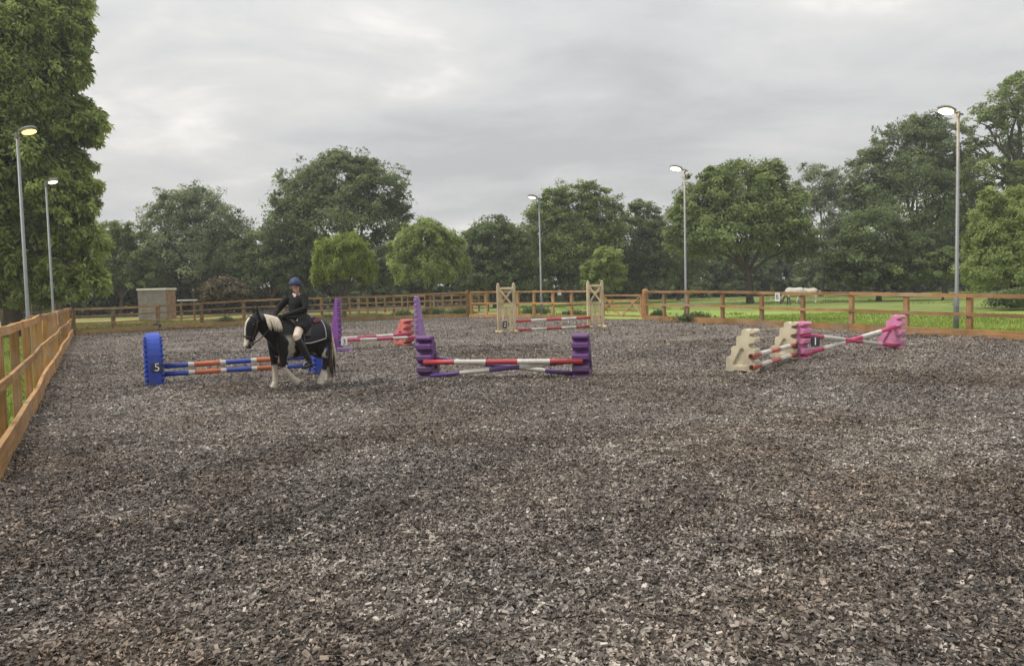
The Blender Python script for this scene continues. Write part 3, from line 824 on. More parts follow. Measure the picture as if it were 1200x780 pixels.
tree('broadleaf_tree', 'small bright green bush like tree left above the gate', 60, 712, [(712, 308, 20, 20), (700, 322, 18, 16)], M['l_light'], .17, 160, 40, .12, TG)
tree('broadleaf_tree', 'pale grey green tree in the gap right of the narrow dark tree', 82, 795, [(792, 270, 26, 26), (808, 290, 26, 30), (778, 292, 20, 28)], M['l_grey'], .23, 300, 40, .22, TG)
tree('broadleaf_tree', 'narrow dark tree above the gate', 76, 752, [(752, 260, 22, 26), (742, 288, 32, 38), (768, 298, 26, 36)], M['l_dark'], .22, 480, 42, .24, TG)
tree('broadleaf_tree', 'large rounded tree with visible trunk right of the second lamp post', 62, 879, [(868, 225, 50, 36), (828, 248, 40, 40), (908, 255, 40, 42), (865, 272, 76, 40), (840, 215, 22, 20), (900, 212, 26, 22), (940, 285, 22, 26), (800, 270, 20, 30)], M['l_mid'], .22, 1300, 44, .3, TG, skirt=False)
tree('broadleaf_tree', 'pale tree in the gap between the large rounded and tall dark trees', 84, 962, [(960, 222, 30, 30), (968, 256, 34, 40), (985, 290, 30, 36)], M['l_grey'], .23, 420, 42, .25, TG)
tree('broadleaf_tree', 'tall dark tree behind the brightest lamp', 72, 1075, [(1062, 185, 44, 42), (1098, 175, 40, 36), (1028, 208, 36, 36), (1075, 238, 70, 50), (1122, 228, 36, 54), (1082, 150, 24, 18), (1020, 245, 26, 30), (1000, 232, 16, 20)], M['l_dark'], .23, 1050, 44, .36, TG)
tree('broadleaf_tree', 'shaded dark tree filling the gap behind the brightest lamp post', 82, 1108, [(1105, 268, 34, 34), (1132, 285, 26, 30), (1080, 285, 28, 30)], M['l_dark'], .24, 420, 40, .24, TG)
tree('broadleaf_tree', 'low dark rounded tree in front of the tall dark tree', 60, 1030, [(1028, 280, 42, 38), (1000, 298, 30, 30), (1062, 302, 30, 30), (1028, 312, 48, 24)], M['l_dark'], .19, 560, 44, .2, TG)
tree('oak_tree', 'tall spreading tree with bare limbs showing at the right edge', 66, 1187, [(1186, 128, 36, 34), (1158, 150, 20, 24), (1225, 150, 50, 60), (1160, 205, 34, 22), (1200, 100, 26, 18), (1230, 230, 50, 50), (1148, 180, 14, 16), (1205, 210, 34, 22)], M['l_mid'], .22, 640, 40, .42, TG, shell=.35, bole=.55)
tree('conifer_tree', 'bright green feathery tree at the right edge in front of the woods', 41, 1190, [(1188, 246, 24, 26), (1162, 240, 12, 20), (1162, 280, 28, 34), (1200, 285, 44, 46), (1178, 315, 46, 28), (1220, 250, 30, 40)], M['l_light'], .115, 1150, 54, .2, TG, clump=.15, drop=.3)
tree('shrub', 'small light green shrub left of the brightest lamp post', 58, 1105, [(1105, 306, 20, 16), (1092, 318, 18, 12), (1120, 312, 14, 16)], M['l_mid'], .16, 190, 40, .08, None, cat='bush')
tree('shrub', 'low dark bush on the grass at the right edge', 38, 1190, [(1186, 350, 24, 9), (1210, 346, 20, 11)], M['l_dark'], .11, 190, 46, .06, None, cat='bush', limbs=False)
tree('dead_bush', 'bare brown twiggy bush right of the brick hut', 50, 262, [(262, 338, 22, 13), (248, 344, 15, 9), (278, 344, 15, 10)], M['l_brown'], .14, 150, 34, .06, None, cat='bush', shell=.6)

# understorey far off, reads as one dark mass
def understorey():
    pl = [(-200, 62), (80, 68), (240, 74), (400, 82), (560, 86), (760, 90), (950, 98), (1120, 95), (1260, 84), (1400, 76)]
    lob = []
    for i in range(len(pl)-1):
        a = GD(*pl[i]); b = GD(*pl[i+1]); n = max(2, int((b-a).length/2.8))
        for k in range(n):
            p = a.lerp(b, (k+random.random()*.6)/n); h = random.uniform(.85, 1.2)
            lob.append(((p.x, p.y+random.uniform(-.8, .8), .9), (2.0, 1.6, 1.25*h)))
            lob.append(((p.x+1.2, p.y+2.2+random.uniform(-.6, .6), .8), (2.0, 1.6, 1.1*h)))
            lob.append(((p.x+1.0, p.y+1.5+random.uniform(-1, 1), 2.7*h), (2.1, 1.8, 1.7*h)))
            lob.append(((p.x-.6, p.y+3.2+random.uniform(-1.5, 1.5), 5.0*h), (2.3, 1.9, 1.9*h)))
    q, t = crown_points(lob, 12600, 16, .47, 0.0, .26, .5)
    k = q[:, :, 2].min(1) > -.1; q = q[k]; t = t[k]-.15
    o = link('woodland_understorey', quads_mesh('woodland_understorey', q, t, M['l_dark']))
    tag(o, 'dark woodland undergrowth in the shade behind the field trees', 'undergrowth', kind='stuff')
understorey()

# weeds along the fences
def weed(label, px, py, wpx, hpx, mat=None, n=260):
    b = G(px, py); k = b.y/900
    r = empty('weed_clump', b, 0, label, 'weeds', 'weeds growing along the arena fence')
    w, h = wpx*k/2, hpx*k
    c = np.stack([rng.normal(0, .5, n)*w, rng.normal(0, .35, n)*min(w, .5), rng.uniform(0, .25, n)*h], -1)
    hh = h*np.exp(-(c[:, 0]/w)**2)*rng.uniform(.5, 1.1, n)+.08
    ax = unit(np.stack([rng.normal(0, .4, n), rng.normal(0, .4, n), np.ones(n)], -1))
    q1 = leaf_quads(c, ax, unit(rng.normal(0, 1, (n, 3))), hh*.8, np.full(n, .03), .1)
    m = n*3; ii = rng.integers(0, n, m); t = rng.uniform(.2, 1, m)
    p = c[ii]+ax[ii]*(hh[ii]*.8*t)[:, None]
    q2 = leaf_quads(p, unit(rng.normal(0, 1, (m, 3))+np.array([0, 0, .5])), unit(rng.normal(0, .6, (m, 3))+np.array([0, 0, 1])), rng.uniform(.08, .17, m), rng.uniform(.03, .07, m))
    q = np.concatenate([q1, q2]); tn = np.concatenate([rng.normal(.35, .15, n), rng.normal(.55, .2, m)])
    link('leaves', quads_mesh('leaves', q, tn, mat or M['weed']), r)
    mb = MB()
    for i in range(10):
        a = Vector(c[i]); a.z = 0; mb.tube([a, a+Vector(ax[i])*float(hh[i])*.75], [.008, .004], 4)
    mb.build('stems', M['weed'], r)
weed('tall weeds at the fence right of the left wooden jump wing', 628, 370, 50, 13)
weed('low weeds at the fence left of the right wooden jump wing', 672, 371.5, 36, 8)
weed('bushy weeds behind the tall faded purple wing', 508, 370.5, 44, 12)
weed('weeds just right of the arena corner post', 540, 370, 30, 11)
weed('weeds left of the tall faded purple wing', 472, 371.5, 24, 8)
weed('grassy weeds at the fence foot below the second lamp post', 815, 377, 44, 10)
weed('small weeds beside the round topped gate post', 772, 373.5, 16, 9)
weed('weeds at the far fence by the brown bush', 266, 380.5, 22, 9)
weed('low weeds at the far fence left of the tall purple wing', 386, 375.5, 30, 6)

# ------------------------------------------------------------------ brick hut and hitching rail
def hut():
    k = 53
    a = P(163, 369, k); b = P(196, 369, k); c = P(208, 369, k+.2)
    r = empty('brick_hut', (b.x, b.y, 0), 0, 'small flat roofed brick hut with a grey boarded side beyond the far fence', 'hut')
    W_ = b.x-a.x; w2 = (c.x-b.x); H = P(180, 338.5, k).z
    t = NT('hut_brick'); ob = t.obj()
    br = t.n('ShaderNodeTexBrick'); sx_ = t.n('ShaderNodeSeparateXYZ'); t.l(ob, sx_.inputs[0]); cx_ = t.n('ShaderNodeCombineXYZ'); t.l(sx_.outputs[1], cx_.inputs[0]); t.l(sx_.outputs[2], cx_.inputs[1]); t.l(cx_.outputs[0], br.inputs['Vector'])
    br.inputs['Scale'].default_value = 1; br.inputs['Brick Width'].default_value = .225; br.inputs['Row Height'].default_value = .075; br.inputs['Mortar Size'].default_value = .008
    br.inputs['Color1'].default_value = (.30, .13, .075, 1); br.inputs['Color2'].default_value = (.36, .20, .12, 1); br.inputs['Mortar'].default_value = (.33, .29, .24, 1)
    n = t.noise(ob, 3, 5); dd = t.ramp(n, [(.35, (.6, .6, .58)), (.65, (1.1, 1.1, 1.1))]); t.l(t.mix(1, br.outputs[0], dd, 'MULTIPLY'), t.p.inputs['Base Color']); t.p.inputs['Roughness'].default_value = .9
    D_ = w2/(-b.x/b.y)*1.05
    MB().box((-.08, D_/2+.03, H/2-.05), (.16, D_-.06, H-.1)).build('brick_wall', t.mat, r, bevel=.01)
    m = plain('grey_boarding', (.24, .22, .19), .85, .25, 3)
    n_ = 9; hh = (H-.12)/n_
    for i in range(n_):
        MB().box((-W_/2-.005, -.02, .02+hh*(i+.5)), (W_+.01, .05+.012*(i % 2), hh-.018)).build('board', m, r)
    MB().box((-W_/2-.1, D_/2+.02, H/2-.08), (W_-.24, D_-.1, H-.2)).build('boarded_wall', m, r)
    MB().box((-W_/2, D_/2, H-.03), (W_+.14, D_+.2, .14)).build('roof', M['roof'], r, bevel=.02)
hut()
def hitch():
    a = P(210, 352, 52); b = P(229, 352.5, 52); r = empty('hitching_rail', (a.x, a.y, 0), 0, 'low grey wooden rail on two posts right of the brick hut', 'rail')
    L = b.x-a.x; h = a.z
    MB().box((L/2, 0, h), (L+.2, .25, .09)).build('top_rail', M['roof'], r, bevel=.01)
    for x in (.1, L-.1): MB().box((x, 0, h/2-.05), (.1, .1, h-.05)).build('post', M['fence_far'], r)
hitch()

# ------------------------------------------------------------------ jump wings
def wing_profile():
    # u = away from the cup side, v = height
    pts = [(.02, 0), (.0, .02), (.0, .045), (.02, .058), (.085, .066), (.105, .085), (.095, .112), (.03, .124), (.0, .145), (.0, .215), (.02, .238),
           (.085, .248), (.115, .285), (.10, .322), (.03, .335), (0, .355), (.0, .42), (.02, .442),
           (.085, .452), (.115, .49), (.10, .527), (.03, .54), (0, .56), (.0, .625), (.02, .645), (.08, .655), (.10, .68), (.085, .705), (.02, .715), (0, .73), (.0, .76), (.03, .788), (.075, .79), (.105, .765), (.14, .765), (.17, .79), (.215, .79), (.25, .765), (.255, .69),
           (.29, .675), (.33, .665), (.345, .63), (.345, .50), (.38, .487), (.425, .475), (.44, .44), (.44, .315), (.475, .30), (.52, .29), (.535, .25), (.54, .04), (.52, 0), (.44, 0), (.38, .035), (.16, .035), (.10, 0)]
    return pts
def stepped_wing_mesh(name, mat, th=.29):
    pts = wing_profile(); n = len(pts)
    tri = [(.14, .13), (.40, .13), (.405, .17), (.27, .43), (.235, .45), (.205, .43), (.135, .17)]
    bm = bmesh.new()
    def loop(ps, y): return [bm.verts.new((p[0], y, p[1])) for p in ps]
    sides = []
    for y in (-th/2, th/2):
        o = loop(pts, y); i = loop(tri, y)
        eo = [bm.edges.new((o[k], o[(k+1) % n])) for k in range(n)]
        ei = [bm.edges.new((i[k], i[(k+1) % len(i)])) for k in range(len(i))]
        bmesh.ops.triangle_fill(bm, use_beauty=True, use_dissolve=False, edges=eo+ei)
        rc = [(p[0]*.86+.27*.14, p[1]*.86+.25*.14) for p in tri]
        d = loop(rc, y*(1-.045*2/th)) 
        for k in range(len(tri)):
            k2 = (k+1) % len(tri); bm.faces.new((i[k], i[k2], d[k2], d[k]))
        bm.faces.new(d); sides.append(o)
    a, b = sides
    for k in range(n):
        k2 = (k+1) % n; bm.faces.new((a[k], a[k2], b[k2], b[k]))
    # triangle_fill may also fill the recess opening: drop faces made only of recess-rim verts
    bmesh.ops.recalc_face_normals(bm, faces=bm.faces)
    ed = [e for e in bm.edges if len(e.link_faces) == 2 and abs(abs(e.verts[0].co.y)-th/2) < 1e-5 and abs(abs(e.verts[1].co.y)-th/2) < 1e-5 and e.verts[0].co.y*e.verts[1].co.y > 0 and e.calc_face_angle(0) > .9]
    bmesh.ops.bevel(bm, geom=ed, offset=.012, segments=2, affect='EDGES', clamp_overlap=True)
    me = bpy.data.meshes.new(name); bm.to_mesh(me); bm.free(); me.materials.append(mat)
    return me
def wing_axes(pole_dir, flip=False):
    # local +y along the pole, local -x (cup side) pointing to the right-hand side of the pole direction (towards the viewer)
    a = math.atan2(pole_dir.y, pole_dir.x)+math.pi/2
    return a + (math.pi if flip else 0)
def put_wing(label, me, loc, rz, scale=1.0, name='jump_wing', group='plastic jump wings in the arena'):
    loc = Vector(loc)-Vector((0, 0, .018)); o = link(name, me, None, loc, rz); o.scale = (scale,)*3
    return tag(o, label, 'jump wing', group)
def cup(loc, rz, u, v, y=0, s=1.0):      # world point of a cup
    m = Matrix.Translation(loc) @ Matrix.Rotation(rz, 4, 'Z')
    return m @ Vector((u*s, -y*s, v*s))
# Stripe poles
def pole(label, p0, p1, cols, rad=.047, ends=None):
    p0, p1 = Vector(p0), Vector(p1); d = p1-p0; L = d.length
    mats = []; idx = {}
    tot = sum(w for _, w in cols); pts = []; ms = []; t = 0.0
    n_of = lambda c: idx.setdefault(c, len(idx))
    seq = list(cols)
    pts.append(Vector((0, 0, 0)))
    for c, w in seq:
        t += w/tot; pts.append(d*t); ms.append(n_of(c))
    rr = [rad]*len(pts)
    mb = MB(); mb.tube(pts, rr, 16, side=(0, 0, 1), mats=ms)
    if ends:
        e = n_of(ends); u = d.normalized()
        mb.tube([-u*.004, u*.01], [rad*.8, rad*.8], 16, side=(0, 0, 1), mi=e)
    o = mb.build('jump_pole', [M[c] for c in idx], None, p0)
    for pl_ in o.data.polygons: pl_.use_smooth = len(pl_.vertices) == 4
    return tag(o, label, 'pole', 'striped jump poles')

def number_board(label, txt, loc, rz, w, h, back, fg, tsize, tilt=0):
    r = empty('number_board', loc, rz, label, 'number board')
    r.rotation_euler = (tilt, 0, rz)
    mb = MB(); mb.box((0, 0, 0), (w, .014, h)); mb.build('board', back, r, bevel=.004)
    cu = bpy.data.curves.new('digit', 'FONT'); cu.body = txt; cu.size = tsize; cu.align_x = 'CENTER'; cu.align_y = 'CENTER'; cu.extrude = .002; cu.offset = 0.0
    to = bpy.data.objects.new('digit', cu); COL.objects.link(to)
    dg = bpy.context.evaluated_depsgraph_get(); me = bpy.data.meshes.new_from_object(to.evaluated_get(dg)); bpy.data.objects.remove(to)
    me.materials.clear(); me.materials.append(fg)
    o = link('digit', me, r); o.rotation_euler = (R(90), 0, 0); o.location = (0, -.011, -tsize*.0)
    return r
me_p = stepped_wing_mesh('jump_wing', M['purple'])
# ---- front purple cross pole
a = G(497, 443.5); b = G(680, 443); u = (b-a).normalized(); rz = wing_axes(u)
# the wing's local x axis (away from cups) points away from the viewer
put_wing('purple stepped wing at the left end of the front cross pole', me_p, a, rz)
put_wing('purple stepped wing at the right end of the front cross pole', me_p.copy(), b, rz-.06)
A = lambda v, s=.06, y=0: cup(a, rz, s, v, y); B = lambda v, s=.06, y=0: cup(b, rz, s, v, y)
st = [('p_red', 1), ('p_white', 1), ('p_red', 1), ('p_white', 1), ('p_red', 1)]
pole('red and white pole lying level across the front of the purple cross pole', A(.298, .015, .0), B(.298, .015, .05), st)
sp_ = [('p_purple', 1), ('p_white', 1), ('p_purple', 1), ('p_white', 1), ('p_purple', 1)]
pole('purple and white pole of the front cross pole rising to the right', A(.048, .02, .12), B(.30, .115, .0), sp_, .042)
pole('purple and white pole of the front cross pole rising to the left', A(.36, .21, .0), B(.048, .24, -.10), sp_, .042)

# ---- pink cross pole, number 1
a1 = G(947, 420.5); b1 = G(1059, 408); u = (b1-a1).normalized(); rz1 = wing_axes(u)
me_k = stepped_wing_mesh('jump_wing', M['pink']); me_c = stepped_wing_mesh('jump_wing', M['cream'])
put_wing('pink stepped wing carrying the number 1 board', me_k, a1, rz1)
put_wing('pink stepped wing standing alone at the far right end of the cross pole', me_k.copy(), b1, rz1+.15)
pk = [('p_pink', 1), ('p_white', 1.15), ('p_pink', 1), ('p_white', 1.15), ('p_pink', 1)]
pole('pink and white pole of the cross pole rising to the right', cup(a1, rz1, .04, .10, -.1), cup(b1, rz1, .12, .505, -.1), pk)
pole('pink and white pole of the cross pole rising to the left', cup(a1, rz1, .05, .505, -.1), cup(b1, rz1, .10, .06, -.1), pk)
# ---- cream jump
a2 = G(872, 435.0); b2 = G(921, 420.0); u2 = (b2-a2).normalized(); rz2 = wing_axes(u2)
c2v = Matrix.Rotation(rz2, 3, 'Z') @ Vector((1, 0, 0))
put_wing('cream stepped wing nearest the camera on the right', me_c, a2-c2v*.25, rz2)
put_wing('cream stepped wing half hidden behind the pink number 1 wing', me_c.copy(), b2-c2v*.25, rz2)
rs = [('p_coral', .8), ('p_white', 1), ('p_coral', 1), ('p_white', 1.2), ('p_coral', 1)]
a2b, b2b = a2-c2v*.25, b2-c2v*.25
pole('upper faded red and white pole between the cream wings', cup(a2b, rz2, .06, .298, -.2), cup(b2b, rz2, .06, .298, .15), rs, ends='black_end')
pole('lower faded red and white pole between the cream wings', cup(a2b, rz2, .05, .10, -.2), cup(b2b, rz2, .05, .10, .15), rs, ends='black_end')
number_board('dark grey board with white number 1 on the pink wing', '1', cup(a1, rz1, -.10, .36, .10), R(-14), .175, .195, M['tile'], M['white'], .22)

# ---- coral jump behind, and tall purple wings (number 3)
a3 = G(399, 411.5); b3 = G(489, 404.5); u3 = (b3-a3).normalized(); rz3 = wing_axes(u3)
def tall_wing_mesh(mat, matd):
    H, D, th = 1.46, .34, .13
    mb = MB()
    prof = [(0, 0), (0, H), (.075, H), (.10, H-.06), (D, .06), (D, 0)]
    n = len(prof)
    vs = [Vector((p[0], y, p[1])) for y in (-th/2, th/2) for p in prof]
    fs = [tuple(range(n)), tuple(range(2*n-1, n-1, -1))]+[(k, n+k, n+(k+1) % n, (k+1) % n) for k in range(n)]
    mb.add(vs, fs, 0)
    # rim flange and cup teeth down the upright side
    for i in range(9):
        z = .16+i*.15
        mb.box((-.022, 0, z), (.05, th*.96, .055), mi=0); mb.box((-.012, 0, z+.055), (.028, th*.9, .04), mi=1)
    mb.box((.13, 0, .035), (.42, th+.10, .07), mi=0)
    return mb.mesh('tall_wing', [mat, matd], bevel=.01)
dk = plain('dark_purple_plastic', (.04, .015, .07), .6)
put_wing('tall narrow purple wing behind the pony tail, with number 3 board', tall_wing_mesh(M['violet'], dk), a3, R(152), name='tall_jump_wing')
put_wing('tall narrow sun faded purple wing behind the front purple wing', tall_wing_mesh(M['lilac'], dk), b3, R(50), name='tall_jump_wing')
mb = MB(); mb.box((0, 0, .055), (.42, .13, .11)); fo = mb.build('wing_foot', M['lilac'], None, G(404, 411.5), R(8), bevel=.02)
tag(fo, 'loose purple plastic foot block at the base of the tall purple wing', 'foot block')
pk3 = [('p_pink', 1.2), ('p_white', 1.2), ('p_pink', 1.2), ('p_white', 1.1), ('p_pink', 1.1)]
pole('pink and white pole between the two tall purple wings', cup(a3, rz3, -.12, .30, .0), cup(b3, rz3, -.05, .24, .1), pk3, .045)
number_board('small white board with number 3 on the tall purple wing', '3', G(404.5, 411.3)+Vector((.03, -.22, .27)), R(12), .17, .19, M['white_tile'], M['tile'], .2)
me_r = stepped_wing_mesh('jump_wing', M['coral'], .34)
a4 = G(392, 405.5); b4 = G(474, 405.0)
b4 = G(481, 404.5); a4 = b4-u3*3.0
rz4 = wing_axes(u3)
put_wing('coral red stepped wing between the two tall purple wings', me_r, b4, rz4+R(12))
put_wing('coral red stepped wing mostly hidden behind the pony rump', me_r.copy(), a4, rz4)
pole('coral and white pole leading to the coral red wing', cup(a4, rz4, -.05, .335, 0), cup(b4, rz4, -.02, .335, -.05), pk3, .045)

# ---- blue jump, number 5
a5 = G(181.5, 450.0); b5 = G(366.5, 437.0); u5 = (b5-a5).normalized(); rz5 = wing_axes(u5)
def blue_wing_mesh():
    H, D, th = .965, .30, .235
    pts = []
    for k in range(15):
        an = math.pi*k/14; pts.append((math.cos(an)*D, H*.42+(math.sin(an)**.8)*H*.58))
    pts = [(D*.96, 0)]+pts+[(-D*.96, 0)]
    mb = MB(); n = len(pts)
    vs = [Vector((p[0], y, p[1])) for y in (-th/2, th/2) for p in pts]
    fs = [tuple(range(n)), tuple(range(2*n-1, n-1, -1))]+[(k, n+k, n+(k+1) % n, (k+1) % n) for k in range(n)]
    mb.add(vs, fs, 0)
    # cups (teeth) round both rims
    for s in (-1, 1):
        for side in (-1, 1):
            for i in range(10):
                z = .055+i*.087; x = side*D*(1-.0) if z < H*.42 else side*D*math.sqrt(max(.05, 1-((z-H*.42)/(H*.6))**2))
                mb.box((x*.86, s*(th/2+.022), z), (.12, .05, .042), mi=0 if i % 3 else 0)
                mb.box((x*.84, s*(th/2+.014), z+.044), (.08, .032, .04), mi=1)
    return mb.mesh('arched_wing', [M['blue'], M['blue_dark']], bevel=.008)
me_b = blue_wing_mesh()
put_wing('blue arched wing with toothed rims at far left, number 5 board on it', me_b, a5, rz5, name='arched_jump_wing')
put_wing('blue arched wing partly hidden behind the pony legs', me_b.copy(), b5+Vector((.08, .16, 0)), rz5, name='arched_jump_wing')
bo = [('p_blue', 1.25), ('p_white', .27), ('p_orange', 1.2), ('p_white', .27), ('p_blue', 1.2), ('p_white', .27), ('p_orange', 1.2), ('p_white', .27), ('p_blue', 1.25)]
u_, n_ = u5, Vector((u5.y, -u5.x, 0))
pole('upper blue white and orange pole behind the pony', a5+u5*.10+n_*.05+Vector((0, 0, .325)), b5-u5*.05+n_*.05+Vector((0, 0, .335)), bo, .047)
pole('lower blue white and orange pole behind the pony', a5+u5*.10+n_*.10+Vector((0, 0, .185)), b5-u5*.05+n_*.10+Vector((0, 0, .175)), bo, .047)
fc = a5+n_*.315+u5*.04
number_board('dark board with white number 5 on the blue arched wing', '5', fc+Vector((0, 0, .33)), math.atan2(u5.y, u5.x), .175, .17, M['tile'], M['white'], .2)

# ---- wooden jump, number 2
a6 = G(594, 389.5); b6 = G(698, 383.5); u6 = (b6-a6).normalized(); rz6 = math.atan2(u6.y, u6.x)
def wooden_wing(label, loc, rz, h):
    r = empty('wooden_jump_wing', loc, rz, label, 'jump wing', 'pale wooden jump wings')
    w = .60; m = M['pale_wood']
    for s in (-1, 1):
        MB().box((s*w/2, 0, h/2), (.10, .10, h)).build('upright', m, r, bevel=.008)
        MB().lathe([(.02, 0), (.05, .02), (.045, .05), (.015, .075)], 10, (s*w/2, 0, h-.005)).build('finial', m, r, smooth=True)
        MB().box((s*w/2, 0, .045), (.10, .62, .075)).build('foot', m, r, bevel=.01)
    for z in (h-.13, h*.535, .15):
        MB().box((0, 0, z), (w-.085, .06, .085)).build('crossbar', m, r, bevel=.006)
    z0, z1 = h*.535+.05, h-.18
    for s in (-1, 1):
        MB().sweep([Vector((s*(w/2-.06), -.02*s, z0)), Vector((-s*(w/2-.06), -.02*s, z1))], .07, .03, (0, 1, 0)).build('brace', m, r)
    for x in (-.145, 0, .145):
        MB().box((x, 0, (h*.535+.15)/2), (.075, .03, h*.535-.15-.09)).build('slat', m, r)
    return r
wooden_wing('left pale wooden wing with cross braces and number 2 board', a6, rz6*.6, 1.74)
wooden_wing('right pale wooden wing with cross braces, near the gate', b6, rz6*.6, 1.76)
st5 = [('p_red', 1), ('p_white', 1), ('p_red', 1), ('p_white', 1), ('p_red', 1)]
pole('upper red and white pole between the pale wooden wings', a6+u6*.34+Vector((0, -.08, .40)), b6-u6*.27+Vector((0, -.08, .40)), st5, .05)
pole('lower red and white pole on the ground between the pale wooden wings', a6+u6*.36+Vector((0, -.1, .075)), b6-u6*.30+Vector((0, -.1, .06)), st5, .05)
number_board('small dark board with white number 2 on the left wooden wing', '2', a6+Vector((-.07, -.09, .29)), rz6*.6, .16, .26, M['tile'], M['white'], .21)
# arena letter on the right fence
def on_right(px):
    d = ray(px, 350); k = d.x/d.y; s = (gpost.x-k*gpost.y)/(k*rightdir.y-rightdir.x); return gpost+rightdir*s
p = on_right(913); p.z = hgt(913, 348, p)
nr_ = Vector((-rightdir.y, rightdir.x, 0))*-1
number_board('small white arena letter board B hung on the right fence rail', 'B', p+nr_*.075, math.atan2(rightdir.y, rightdir.x), .24, .30, M['white_tile'], M['tile'], .28)
p = G(656, 372.3); p.z = hgt(656, 343, p)
number_board('small white arena letter board on the rail between the wooden wings', 'C', p+Vector((0, -.07, 0)), R(-10), .20, .26, M['white_tile'], M['coral'], .2)
p = G(186, 386); p.z = hgt(186, 381, p)
mb = MB(); mb.tube([(0, 0, -.1), (0, -.03, -.06), (0, -.05, .02), (0, -.03, .09), (0, 0, .11)], [(.10, .02), (.19, .05), (.21, .06), (.17, .05), (.07, .02)], 12, side=(1, 0, 0))
tag(mb.build('feed_bag', plain('grey_fabric', (.10, .095, .09), .9), None, p+Vector((.0, -.08, 0)), smooth=True), 'small grey bag hanging on the far left fence rail', 'bag')
# ribbon on left fence
i = 10; q = lb[9]+Vector((0, 0, lt[9]))
mb = MB(); mb.tube([(0, 0, .02), (.03, -.01, -.02), (.035, 0, -.12), (.02, .01, -.22), (.04, 0, -.30)], [(.012, .004), (.015, .004), (.012, .004), (.014, .004), (.01, .003)], 6)
tag(mb.build('baler_twine', M['p_white'], None, q-ln_*(-.06)), 'strip of white twine tied over the left fence rail', 'twine')

# ------------------------------------------------------------------ the pony
COAT = {}
def coat_mat(name, base, white):
    t = NT(name); at = t.n('ShaderNodeAttribute'); at.attribute_name = 'white'
    n = t.noise(t.obj(), 22, 4, .6)
    c1 = t.ramp(n, [(.3, mul(base, .75)), (.7, mul(base, 1.3))]); c2 = t.ramp(n, [(.3, mul(white, .82)), (.7, mul(white, 1.1))])
    t.l(t.mix(at.outputs['Fac'], c1, c2), t.p.inputs['Base Color']); t.p.inputs['Roughness'].default_value = .5
    t.p.inputs['Specular IOR Level'].default_value = .28
    t.bump(n, .25, .005); return t.mat
TORSO0 = [(-.66, .98, .06, .08), (-.62, 1.0, .14, .16), (-.52, 1.0, .22, .23), (-.40, .985, .265, .265), (-.2, .945, .275, .275), (0, .92, .285, .285), (.2, .93, .26, .285), (.36, .965, .225, .285), (.48, .97, .185, .25), (.57, .95, .12, .16), (.61, .93, .05, .07)]
TORSO = [(x*.97, z-.035, w*1.10, h*1.14) for x, z, w, h in TORSO0]
def torso_at(x, ang, off=0.0):            # ang 0 = top, + = towards the left flank
    xs = [t[0] for t in TORSO]
    zc_ = float(np.interp(x, xs, [t[1] for t in TORSO])); w = float(np.interp(x, xs, [t[2] for t in TORSO])); h = float(np.interp(x, xs, [t[3] for t in TORSO]))
    return Vector((x, (w+off)*math.sin(ang), zc_+(h+off)*math.cos(ang)))
def horse_body(pose):
    mb = MB()
    mb.tube([(x, 0, z) for x, z, w, h in TORSO], [(w, h) for x, z, w, h in TORSO], 20)
    neck, head = pose['neck'], pose['head']
    mb.tube([(x, y, z) for x, y, z, w, h in neck], [(w, h) for x, y, z, w, h in neck], 16)
    mb.tube([(x, y, z) for x, y, z, w, h in head], [(w, h) for x, y, z, w, h in head], 16)
    ex, ez = pose['ear']; y0 = pose.get('eary', 0)
    for s in (-1, 1):
        d = pose['eardir']
        mb.tube([(ex, y0+s*.05, ez), (ex+d[0]*.05, y0+s*.06, ez+d[1]*.05), (ex+d[0]*.10, y0+s*.068, ez+d[1]*.10), (ex+d[0]*.15, y0+s*.065, ez+d[1]*.15)], [(.028, .022), (.034, .022), (.026, .017), (.008, .007)], 8)
    for leg in pose['legs']:
        mb.tube([p[:3] for p in leg], [p[3] if len(p) == 4 else (p[3], p[4]) for p in leg], 12)
    return mb
def fore(x, y, knee, fet, hoof):
    kx, kz = knee; fx, fz = fet; hx, hz = hoof
    u = Vector((hx-fx, 0, hz-fz)).normalized()
    return [(x-.02, y*.85, .98, .13, .17), (x-.01, y, .84, .115, .14), (x+(kx-x)*.25, y*1.05, .70, .085, .10), (x+(kx-x)*.7, y*1.05, kz+(.70-kz)*.4, .06, .066), (kx, y*1.05, kz, .052, .056),
            (kx+(fx-kx)*.35, y*1.05, kz+(fz-kz)*.35, .038, .042), (kx+(fx-kx)*.75, y*1.05, kz+(fz-kz)*.75, .045, .052), (fx, y*1.05, fz, .049, .056), (fx+u.x*.055, y*1.05, fz+u.z*.055, .055, .064), (hx-u.x*.03, y*1.05, hz-u.z*.03, .056, .066), (hx, y*1.05, hz, .062, .072)]
def hind(x, y, stifle, hock, fet, hoof):
    sx, sz = stifle; kx, kz = hock; fx, fz = fet; hx, hz = hoof
    u = Vector((hx-fx, 0, hz-fz)).normalized()
    return [(x, y*.75, 1.0, .15, .20), (x+.02, y, .88, .145, .20), (sx, y*1.1, sz, .11, .16), (sx+(kx-sx)*.55, y*1.08, sz+(kz-sz)*.5, .075, .10), (kx+.01, y*1.05, kz+.06, .05, .068), (kx, y*1.05, kz, .05, .064),
            (kx+(fx-kx)*.4, y*1.05, kz+(fz-kz)*.4, .041, .046), (kx+(fx-kx)*.75, y*1.05, kz+(fz-kz)*.75, .047, .054), (fx, y*1.05, fz, .052, .058), (fx+u.x*.055, y*1.05, fz+u.z*.055, .057, .066), (hx-u.x*.03, y*1.05, hz-u.z*.03, .057, .067), (hx, y*1.05, hz, .062, .072)]
